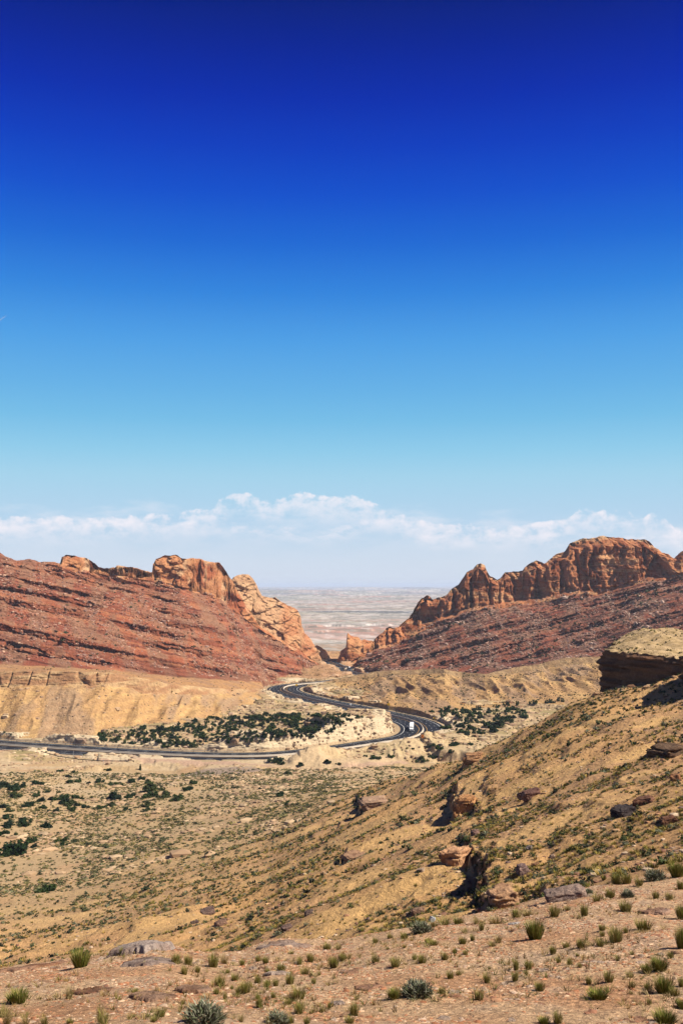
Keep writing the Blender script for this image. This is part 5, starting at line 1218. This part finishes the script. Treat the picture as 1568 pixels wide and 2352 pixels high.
shr(((k == 0) & (drCr > 20)) * (.5 + sst(0, .3, fb2(XCg / 30, YCg / 30, 3, 419))) + ((k == 1) & (tCr < 3)) * .3, 4200, 'flat_scrub', 'low scrub between the junipers and on the left bluff', .12, .4, [alb(120, 118, 72), alb(96, 100, 62), alb(150, 140, 92)])
# grass and shrubs on the mesa top
def on_mesa(M, n, lab):
    V, F, nl, nn = M; T_ = F[(nl - 71) * nn:]; c = V[T_].mean(1); sel = T_[(c[:, 0] / c[:, 1] < .5)]
    a = np.linalg.norm(np.cross(V[sel[:, 1]] - V[sel[:, 0]], V[sel[:, 3]] - V[sel[:, 0]]), axis=1) + 1e-9; ix = rng.choice(len(sel), n, p=a / a.sum()); s = rng.random((n, 1)); t = rng.random((n, 1)); q = V[sel[ix]]
    pos = q[:, 0] * (1 - s) * (1 - t) + q[:, 1] * s * (1 - t) + q[:, 3] * (1 - s) * t + q[:, 2] * s * t
    mass('mesa_grass', bushL, pos, rng.gamma(3, .08, n) + .08, pick([olive, alb(190, 170, 104), dark, dark * .8, alb(206, 184, 124)], n), M_leaf, lab, 'grass')
on_mesa(MESA, 750, 'dry grass and scrub on top of the mesa'); on_mesa(MESA2, 300, 'dry grass on the shadowed rock shoulder at the right edge')

# ------------------------------------------------------------------ junipers
def jun_proto(kk, n, conic=False):
    r = np.random.default_rng(kk); V, F, S = [], [], []
    nl = 9; lc = r.normal(0, .42, (nl, 3)); lc[:, 2] = np.abs(lc[:, 2]) * .8 + .15; lr = r.uniform(.28, .46, nl)
    if conic: lc = np.array([[r.normal(0, .05), r.normal(0, .05), h] for h in np.linspace(.2, 1.7, nl)]); lr = np.linspace(.5, .12, nl)
    for i in range(n):
        q = r.integers(nl); d = r.normal(0, 1, 3); d /= np.linalg.norm(d); p = lc[q] + d * lr[q] * (.75 + .35 * r.random()); p[2] = max(p[2], .02)
        e1 = r.normal(0, 1, 3); e1 /= np.linalg.norm(e1); e2 = np.cross(e1, r.normal(0, 1, 3)); e2 /= np.linalg.norm(e2); l = .12 * r.uniform(.6, 1.5)
        o = len(V); V += [p + e1 * l, p - e1 * l * .5 + e2 * l * .8, p - e1 * l * .5 - e2 * l * .8]; F.append((o, o + 1, o + 2)); v_ = r.uniform(.6, 1.45); S += [v_] * 3
    for q in range(nl):
        o = len(V); V += list(ICO1[0] * lr[q] * .78 * (1 + r.normal(0, .1, (len(ICO1[0]), 1))) + lc[q]); F += [tuple(f + o) for f in ICO1[1]]; S += [.8] * len(ICO1[0])
    V = np.array(V); V[:, 2] = np.maximum(V[:, 2], -.05); return V, np.array(F), np.array(S, float)
JC = [alb(48, 68, 38), alb(64, 82, 42), alb(42, 58, 38), alb(78, 88, 50)]
jm = []
M_bark = material('juniper_bark', color=(0.10, 0.075, 0.055))
for q in range(6):
    V, F, S = jun_proto(500 + q, 620); jm.append(mesh_np('crown', V, F, JC[q % 4][None] * S[:, None], M_leaf, False, link=False))
jc = []
for q in range(2):
    V, F, S = jun_proto(520 + q, 500, True); jc.append(mesh_np('crown', V, F, JC[q % 4][None] * S[:, None], M_leaf, False, link=False))
_bm = bmesh.new(); bmesh.ops.create_cone(_bm, cap_ends=True, segments=7, radius1=.09, radius2=.04, depth=.7, matrix=Matrix.Translation((0, 0, .2))); tme = bpy.data.meshes.new('trunk'); _bm.to_mesh(tme); _bm.free(); tme.materials.append(M_bark)
def juniper(D, wD, label, group, conic=False, parts=True, hgt=.78):
    p = hit(*D); w_ = max(pxm(p.y, wD), .8) / 2 * 1.0; q = random.choice(jc if conic else jm)
    if parts:
        r_ = empty('juniper_tree', (p.x, p.y + w_ * .3, p.z - .05), random.uniform(0, 6.28)); c = bpy.data.objects.new('crown', q); scn.collection.objects.link(c); c.parent = r_
        t = bpy.data.objects.new('trunk', tme); scn.collection.objects.link(t); t.parent = r_
    else:
        r_ = bpy.data.objects.new('juniper_tree', q); scn.collection.objects.link(r_); r_.location = (p.x, p.y + w_ * .3, p.z - .05); r_.rotation_euler.z = random.uniform(0, 6.28)
    s = w_ * 1.08; r_.scale = (s, s, s * hgt * random.uniform(.85, 1.15)) if not conic else (s, s, s * 1.3)
    tag(r_, label, 'tree', group); return r_
ORD = ['first', 'second', 'third', 'fourth', 'fifth', 'sixth', 'seventh', 'eighth', 'ninth', 'tenth', 'eleventh', 'twelfth', 'thirteenth', 'fourteenth', 'fifteenth', 'sixteenth', 'seventeenth', 'eighteenth', 'nineteenth', 'twentieth']
def ordw(i, n):
    if n == 1: return 'lone'
    if i == 0: return 'leftmost'
    if i == n - 1: return 'rightmost'
    return (ORD[i] if i < 20 else str(i + 1) + 'th') + ' from left'
NJ = [(20, 280, 52), (65, 294, 60), (70, 326, 50), (100, 280, 35), (167, 270, 45), (210, 304, 25), (163, 319, 40), (180, 345, 35), (230, 337, 30), (265, 304, 20), (285, 334, 60), (285, 354, 50), (337, 330, 35), (368, 332, 20), (383, 372, 35), (310, 362, 50), (318, 386, 40), (345, 362, 30), (253, 393, 35), (190, 374, 30), (127, 366, 45), (10, 373, 40), (40, 389, 35), (447, 376, 35), (495, 366, 40), (512, 332, 65), (527, 273, 35), (495, 269, 25), (440, 258, 40), (350, 256, 35), (310, 260, 35), (305, 234, 25), (395, 264, 20), (268, 213, 30), (330, 215, 25), (488, 206, 30), (583, 326, 45), (587, 258, 40), (632, 247, 35), (663, 262, 35), (680, 298, 75), (680, 323, 60), (735, 326, 55), (795, 328, 45), (790, 341, 50), (845, 293, 50), (865, 266, 40), (613, 329, 20), (645, 329, 20), (563, 383, 35), (660, 366, 45), (662, 386, 40), (30, 461, 60), (100, 440, 55), (105, 456, 40), (25, 421, 45), (210, 461, 45), (20, 496, 50), (70, 500, 30), (90, 522, 25), (140, 527, 50), (150, 550, 30), (280, 526, 45), (278, 541, 35), (95, 562, 45), (40, 588, 110), (95, 584, 50), (217, 747, 75), (1237, 168, 50), (1265, 178, 30), (1350, 182, 30), (1465, 170, 30), (1520, 179, 25), (1290, 221, 30), (1255, 321, 40), (1290, 359, 35), (1165, 289, 20)]
NJ = [(*z3(a, b), w * .5127) for a, b, w in NJ] + [(*z5(a, b), w * .3296) for a, b, w in [(180, 866, 50), (535, 866, 35), (860, 848, 60), (980, 836, 50), (805, 832, 30), (925, 815, 20), (1130, 781, 25), (1200, 868, 70), (1250, 833, 30), (1290, 845, 50), (1330, 834, 25), (1320, 786, 70), (1395, 797, 40), (1285, 760, 50), (1420, 756, 60), (1530, 752, 40), (1240, 768, 40), (1395, 806, 30), (1440, 748, 40)]]
zones = [('in the stony patch below the left guardrail', lambda x, y: x < 330 and y < 1795), ('in the upper row of the lower left grove', lambda x, y: x < 330 and y < 1830), ('in the middle row of the lower left grove', lambda x, y: x < 330 and y < 1850), ('in the bottom row of the lower left grove', lambda x, y: x < 345 and y < 1868), ('in the sparse clumps below the lower left grove', lambda x, y: x < 345 and y < 1990),
         ('alone in open scrub at the lower left', lambda x, y: x < 345), ('in the row right of the lower left grove', lambda x, y: x < 560 and y > 1790), ('above the grey gravel patch', lambda x, y: x < 560), ('beside the dirt track below the hidden road dip', lambda x, y: x < 1000 and y < 1790), ('in open scrub near the foot of the hillside', lambda x, y: x < 1000), ('below the rocky ledge right of the highway bend', lambda x, y: True)]
buck = {}
for t_ in NJ:
    for zi, (ph, fn) in enumerate(zones):
        if fn(t_[0], t_[1]): buck.setdefault(zi, []).append(t_); break
nj = 0
for zi, L_ in buck.items():
    L_.sort()
    for i, (x, y, w) in enumerate(L_):
        juniper((x, y), w, ('broad' if w > 24 else 'small' if w < 12 else 'rounded') + ' dark green juniper, ' + ordw(i, len(L_)) + ' ' + zones[zi][0], 'junipers ' + zones[zi][0]); nj += 1
juniper(z3(628, 204), 11, 'small pointed dark conifer just below the dirt track at the left', None, True); juniper(z3(1093, 216), 6, 'tiny pointed conifer just above the grey gravel patch', None, True); nj += 2
def in_poly(n, poly, mind, seed, rejp=None):
    r = np.random.default_rng(seed); P = np.array(poly, float); out = []
    lo, hi = P.min(0), P.max(0); tries = 0
    while len(out) < n and tries < 40000:
        tries += 1; q = lo + (hi - lo) * r.random(2)
        if not inside(np.array([q[0]]), np.array([q[1]]), P)[0]: continue
        if fb2(np.array([q[0] / 34.]), np.array([q[1] / 9.]), 3, seed)[0] < r.uniform(-.6, .1): continue
        if any(abs(q[0] - o[0]) < mind and abs(q[1] - o[1]) < mind * .3 for o in out): continue
        out.append(q)
    return out
fl = [('flat behind the left highway', [(150, 1702), (280, 1680), (400, 1664), (480, 1650), (600, 1645), (600, 1716), (500, 1729), (300, 1729), (160, 1718)], 290, 9, 13),
      ('flat above the pale cut wall', [(600, 1642), (760, 1640), (830, 1646), (800, 1660), (770, 1675), (740, 1690), (690, 1698), (600, 1706)], 120, 6, 14),
      ('at the foot of the left bluff by the highway', [(0, 1698), (60, 1690), (70, 1700), (20, 1707), (0, 1708)], 8, 6, 14),
      ('flat right of the dark cutting', [(990, 1636), (1060, 1631), (1150, 1630), (1225, 1632), (1200, 1655), (1130, 1685), (1080, 1690), (1010, 1672), (1040, 1655)], 90, 6, 15),
      ('in the thin line at the toe of the badland hills', [(1010, 1640), (1120, 1622), (1290, 1608), (1300, 1613), (1180, 1622), (1050, 1636)], 22, 7, 10)]
rest = []; jl = {}
for si, (ph, poly, n, md, sz_) in enumerate(fl):
    for q in in_poly(n, poly, md, 600 + si):
        w = sz_ * random.choice((.6, .75, .85, 1.0, 1.15, 1.45)) * random.uniform(.9, 1.1)
        p = hit(*q)
        if gsamp(G_road, np.array([p.x]), np.array([p.y]))[0] < 23: continue
        P_ = np.array(poly); fx = (q[0] - P_[:, 0].min()) / np.ptp(P_[:, 0]); fy = (q[1] - P_[:, 1].min()) / np.ptp(P_[:, 1])
        lb = ('large' if w > 15.5 else 'small' if w < 12 else 'medium', (('back edge, ' if fy < .33 else 'front edge, ' if fy > .66 else 'middle row, ') + ('left end' if fx < .25 else 'centre left' if fx < .5 else 'centre right' if fx < .75 else 'right end')), ph)
        if nj < 299 and w > 10.5 and (w > 12 or si in (2, 3, 4)): jl.setdefault(lb, []).append((q[0], juniper(q, w, 'x', 'junipers on the ' + ph if ph.startswith('flat') else 'junipers ' + ph, parts=False))); nj += 1
        else: rest.append((p, pxm(p.y, w) / 2))
for (sz_, pl_, ph), L_ in jl.items():
    L_.sort(key=lambda t: t[0])
    for i, (_, o) in enumerate(L_):
        o['label'] = (sz_ + ' dark green juniper' if len(L_) == 1 else (ORD[i] if i else 'leftmost') + ' ' + sz_ + ' juniper' + (' from left' if i else '')) + ', ' + pl_ + ', ' + ph
if rest:
    V, F, S = jun_proto(540, 240)
    mass('juniper_thicket', [(V, F, S)], np.array([p[:] for p, _ in rest]), np.array([w for _, w in rest]), pick(JC, len(rest)), M_leaf, 'smallest junipers filling the gaps of the groves on the flats', 'trees')
print('junipers', nj, 'rest', len(rest))

# ------------------------------------------------------------------ plants of the knoll
G_ = dict(tip=alb(156, 160, 74), base=alb(124, 108, 58)); Y_ = dict(tip=alb(206, 186, 122), base=alb(140, 118, 70)); S_ = dict(tip=alb(186, 186, 158), base=alb(110, 106, 82))
def tuft_mesh(kk, kind):
    if kind == 'g': V, F, S = blade_proto(kk, 230, .34, .42, .014, .10, hvar=.5); a, b = G_['base'], G_['tip']
    elif kind == 'b': V, F, S = blade_proto(kk, 170, .22, .75, .008, .35, hvar=.5); a, b = Y_['base'], Y_['tip']
    elif kind == 'y': V, F, S = blade_proto(kk, 170, .26, .7, .010, .25, hvar=.5); a, b = alb(120, 112, 58), alb(188, 176, 96)
    elif kind == 'r': V, F, S = blade_proto(kk, 520, .36, .62, .016, .10, hvar=.4); a, b = alb(104, 106, 46), alb(138, 150, 62)
    else:
        rr = np.random.default_rng(kk); V, F = [], []
        for i in range(900):
            d = rr.normal(0, 1, 3); d[2] = abs(d[2]); d /= np.linalg.norm(d); rad_ = rr.uniform(.35, .8) * (0.8 + .3 * vn3(np.array([d[0] * 2]), np.array([d[1] * 2]), np.array([d[2] * 2]), kk)[0])
            p0 = d * np.array([.62, .62, .85]) * rad_; dd = d * .6 + rr.normal(0, .35, 3) + np.array([0, 0, .5]); dd /= np.linalg.norm(dd); l = rr.uniform(.12, .26); sd_ = np.cross(dd, rr.normal(0, 1, 3)); sd_ = sd_ / np.linalg.norm(sd_) * .011
            o = len(V); m1 = p0 + dd * l * .6; V += [p0 - sd_, p0 + sd_, m1 - sd_, m1 + sd_, p0 + dd * l]; F += [(o, o + 1, o + 3), (o, o + 3, o + 2), (o + 2, o + 3, o + 4)]
        V = np.array(V); F = np.array(F); a, b = S_['base'], S_['tip']
    r = np.random.default_rng(kk); t = np.clip(V[:, 2:3] * 1.2, 0, 1) ** .8; nb = len(V) // 5; mixv = np.repeat(r.random(nb), 5)[:, None]; v_ = np.repeat(r.uniform(.7, 1.3, nb), 5)[:, None]
    bb = b + (alb(216, 190, 116) - b) * (mixv > .62) * .8 if kind in 'gr' else b + (alb(104, 122, 74) - b) * (mixv > .6) * .8 if kind == 's' else b
    col = (a + (bb - a) * t) * v_
    return mesh_np('plant', V, F, col, M_leaf, False, link=False)
TM = {kd: [tuft_mesh(700 + 10 * q + ord(kd), kd) for q in range(4)] for kd in 'gbyrs'}
_bm = bmesh.new()
for q in range(7):
    a = q * .9; bmesh.ops.create_cone(_bm, cap_ends=True, segments=5, radius1=.035, radius2=.012, depth=.55, matrix=Matrix.Translation((math.cos(a) * .12, math.sin(a) * .12, .2)) @ Matrix.Rotation(a, 4, 'Z') @ Matrix.Rotation(R(35), 4, 'Y'))
sme = bpy.data.meshes.new('woody_stem'); _bm.to_mesh(sme); _bm.free(); sme.materials.append(M_bark)
T3 = [(362, 1085, 92, 'r', 84), (80, 1248, 72, 'r', 92), (308, 1228, 85, 'b', 64), (8, 1310, 84, 'y', 80), (470, 1345, 80, 'y', 84), (125, 1350, 70, 'b', 60), (548, 1032, 42, 'g', 36), (790, 1068, 52, 'g', 60), (845, 1074, 54, 'g', 50), (955, 1084, 72, 'g', 64), (1005, 1072, 62, 'b', 56), (885, 1110, 36, 'g', 36), (825, 1118, 42, 'g', 42), (1085, 1077, 35, 'g', 34), (1157, 1060, 35, 'g', 34), (1190, 1068, 36, 'g', 42), (985, 1170, 55, 'g', 62), (1052, 1147, 40, 'g', 48), (1100, 1203, 62, 'g', 60), (1070, 1207, 40, 'g', 40), (1155, 1160, 48, 'g', 44), (1195, 1174, 42, 'g', 42), (1235, 1170, 40, 'g', 35), (1298, 1162, 56, 'g', 50), (1260, 1102, 40, 'g', 60), (1200, 1112, 25, 'g', 25), (1365, 1117, 48, 'y', 62), (1405, 1160, 36, 'g', 30), (1493, 1087, 60, 'g', 52), (1530, 1052, 36, 'g', 40), (1390, 1062, 50, 'g', 42), (1340, 1077, 40, 'g', 32), (1465, 1007, 36, 'g', 50), (1515, 1007, 36, 'y', 42), (1335, 1228, 60, 'g', 90), (1340, 1292, 60, 'g', 60), (1290, 1252, 30, 'g', 50), (1225, 1224, 36, 'g', 32), (1160, 1268, 66, 'g', 42), (1155, 1227, 30, 'g', 30), (1008, 1230, 42, 'g', 26), (968, 1207, 36, 'g', 36), (1040, 1182, 22, 'g', 20), (1475, 1270, 36, 'g', 26), (920, 1345, 140, 's', 180), (1240, 1345, 76, 's', 116), (720, 1308, 52, 'g', 58), (690, 1332, 32, 'g', 42), (580, 1322, 42, 'y', 32), (820, 1252, 40, 'y', 32), (1020, 1112, 20, 'g', 26), (1430, 1122, 22, 'g', 20), (1305, 1027, 26, 'y', 40), (1300, 1338, 42, 'g', 50), (1375, 1345, 40, 'g', 40), (320, 1345, 32, 'g', 40)]
T3 += [(452, 1345, 150, 'b', 40), (210, 1348, 60, 'y', 50), (40, 1345, 90, 'b', 70), (610, 1200, 26, 'g', 26), (600, 1310, 28, 'y', 30), (1080, 1330, 50, 'b', 50), (880, 1180, 24, 'y', 30)]
T4 = [(10, 1087, 52, 'g', 42), (45, 1057, 36, 'g', 30), (190, 1067, 46, 'g', 50), (280, 1087, 52, 'g', 60), (400, 1067, 46, 'g', 50), (365, 1052, 30, 'g', 30), (378, 1222, 112, 's', 150), (275, 1227, 54, 'r', 60), (95, 1303, 72, 'g', 60), (75, 1337, 40, 'g', 60), (105, 1232, 30, 'y', 30), (490, 1207, 42, 'g', 36), (525, 1137, 42, 'g', 42), (563, 1122, 36, 'y', 40), (500, 1052, 40, 'g', 50), (545, 1024, 30, 'g', 30), (593, 1030, 26, 'g', 30), (580, 982, 40, 'g', 46), (625, 967, 36, 'g', 30), (590, 932, 32, 'y', 40), (665, 922, 46, 'g', 30), (740, 977, 52, 'b', 60), (715, 992, 32, 'b', 60), (448, 987, 26, 'g', 64), (425, 977, 26, 'g', 40), (320, 1000, 20, 'g', 24), (245, 1007, 16, 'g', 22), (190, 977, 26, 'g', 36), (255, 957, 26, 'g', 36), (320, 957, 30, 'g', 46), (905, 962, 98, 'r', 82), (985, 1027, 46, 'g', 40), (1045, 997, 30, 'g', 50), (1110, 997, 46, 'g', 56), (1205, 922, 36, 'g', 40), (1195, 992, 40, 'g', 50), (1265, 972, 72, 'g', 82), (1310, 932, 32, 'g', 30), (1205, 947, 30, 'g', 30), (1390, 917, 52, 'g', 92), (1310, 837, 56, 'g', 72), (1125, 857, 66, 'g', 46), (990, 862, 62, 'g', 62), (1050, 832, 32, 'y', 40), (1140, 762, 42, 's', 62), (1270, 712, 60, 'g', 70), (1315, 714, 56, 'g', 60), (1370, 722, 60, 'y', 52), (1440, 697, 72, 's', 92), (1540, 682, 72, 'r', 76), (1445, 777, 40, 'g', 40), (1505, 787, 42, 'g', 46), (1555, 737, 52, 'g', 40), (1560, 872, 72, 'r', 52), (1240, 777, 52, 'g', 62), (1320, 772, 50, 's', 60), (1180, 792, 50, 'y', 60), (870, 857, 42, 'b', 100), (820, 864, 46, 'g', 62), (730, 892, 52, 'b', 110), (640, 892, 38, 'b', 50), (560, 892, 36, 'g', 60), (500, 897, 48, 'y', 82), (400, 932, 72, 's', 100), (450, 905, 42, 'y', 60), (875, 1097, 52, 'g', 42), (820, 1097, 56, 'g', 34), (815, 1147, 52, 'g', 40), (865, 1122, 30, 'g', 26), (690, 1157, 56, 'g', 40), (700, 1094, 16, 'g', 18), (655, 1232, 56, 'g', 50), (925, 1192, 52, 'g', 62), (1010, 1067, 30, 'g', 30), (1060, 1075, 36, 'g', 32), (1095, 1037, 20, 'g', 24), (1107, 1087, 36, 'y', 28), (1145, 1162, 46, 'g', 36), (1235, 1152, 62, 'g', 56), (1185, 1227, 48, 'r', 92), (1275, 1057, 42, 'y', 36), (1340, 1032, 32, 'y', 26), (1330, 1132, 36, 'g', 46), (1405, 1112, 46, 'r', 50), (1460, 1102, 66, 'r', 80), (1480, 1202, 82, 'r', 82), (1510, 1047, 40, 'g', 40), (1340, 1177, 40, 'y', 40), (1405, 1187, 36, 'g', 30), (1335, 1207, 26, 'y', 24), (1562, 1002, 104, 'r', 60), (1530, 1212, 42, 'g', 60), (1560, 1272, 52, 'r', 44), (1480, 1340, 64, 'r', 104), (1005, 1338, 66, 'g', 60), (940, 1345, 40, 'r', 52), (1415, 1252, 32, 'g', 30), (1560, 1172, 52, 'g', 40)]
KN = {'g': 'olive green ephedra tuft', 'r': 'full dark green broom shrub', 'b': 'blonde dry grass tuft', 'y': 'yellow green grass tuft', 's': 'silvery grey sagebrush'}
KC = {'g': ('ephedra_shrub', 'shrub'), 'r': ('broom_shrub', 'shrub'), 'b': ('dry_grass_tuft', 'grass tuft'), 'y': ('grass_tuft', 'grass tuft'), 's': ('sagebrush', 'sagebrush')}
allT = [(*z3(a, b), h * .5127, kd, w * .5127) for a, b, h, kd, w in T3] + [(*z4(a, b), h * .5127, kd, w * .5127) for a, b, h, kd, w in T4]
rows = [('along the fringe above the rim of the knoll', lambda x, y: y < (2140 if x < 1100 else 2105 - (x - 1100) * .12)), ('in the upper gravel left of the middle', lambda x, y: x < 640 and y < 2230), ('in the upper middle gravel', lambda x, y: x < 1060 and y < 2200), ('in the upper right gravel', lambda x, y: x >= 1060 and y < 2180),
        ('in the tuft cluster at centre', lambda x, y: x < 760 and y < 2285 and x > 470), ('in the lower right gravel', lambda x, y: x >= 1150), ('in the lower middle gravel', lambda x, y: x >= 700), ('at the bottom edge left of the middle', lambda x, y: True)]
lp = []
for x, y, h, kd, w in allT:
    if y < 2348:
        q = hit(x, y)
        if q.y < 45:
            for _ in range(random.randint(3, 12)): 
                a_, b_ = q.x + random.gauss(0, .22), q.y + random.gauss(0, .3); lp.append((a_, b_, ground_at(a_, b_)))
mass('dry_litter', [blade_proto(k + 140, 12, .25, 1.2, .03, .4) for k in range(3)], lp, rng.uniform(.04, .15, len(lp)), pick([alb(196, 172, 116), alb(150, 132, 84), alb(128, 130, 70), alb(214, 192, 140)], len(lp)), M_leaf, 'dead stems and seedlings around the foreground tufts', 'ground cover')
bk = {}
for t_ in allT:
    for zi, (ph, fn) in enumerate(rows):
        if fn(t_[0], t_[1]): bk.setdefault((zi, t_[3]), []).append(t_); break
for (zi, kd), L_ in bk.items():
    L_.sort(key=lambda t: t[0])
    for i, (x, y, h, _, w) in enumerate(L_):
        y0 = min(y, 2350); p = hit(x, y0)
        if p.y > 60: p = hit(x, y0 + 8)
        if y > 2350: p.y -= (y - 2350) * .012; p.z = ground_at(p.x, p.y)
        H = pxm(p.y, h) * 1.08; Wd = pxm(p.y, w) / 1.25 * (1.4 if kd == 's' else 1.0)
        me = random.choice(TM[kd]); lab = KN[kd] + ', ' + ordw(i, len(L_)) + ' ' + rows[zi][0]
        if kd == 's':
            o = empty(KC[kd][0], p, random.uniform(0, 6.28)); f_ = bpy.data.objects.new('foliage', me); scn.collection.objects.link(f_); f_.parent = o
            s_ = bpy.data.objects.new('woody_stem', sme); scn.collection.objects.link(s_); s_.parent = o
        else:
            o = bpy.data.objects.new(KC[kd][0], me); scn.collection.objects.link(o); o.location = p; o.rotation_euler.z = random.uniform(0, 6.28)
        o.location.z -= 0.01; o.scale = (Wd, Wd, H); tag(o, lab, KC[kd][1], KN[kd] + 's ' + rows[zi][0] if len(L_) > 1 else None)
# free the working arrays before rendering
for _n in ('AV', 'AC', 'CH', 'STK', 'VSTK', 'VMAX', 'PA', 'PB', 'PC_', 'CA', 'CB', 'CC', 'CD', 'Vs', 'Cs', 'Fs', 'kC', 'tC', 'drC', 'ZCd', 'ZBd', 'ZDd', 'red', 'redR', 'lc', 'bc', 'rc', 'cream', 'stoneL', 'cliffR', 'spi', 'tan_', 'flat', 'vall', 'orange', 'pl', 'PC'): globals().pop(_n, None)
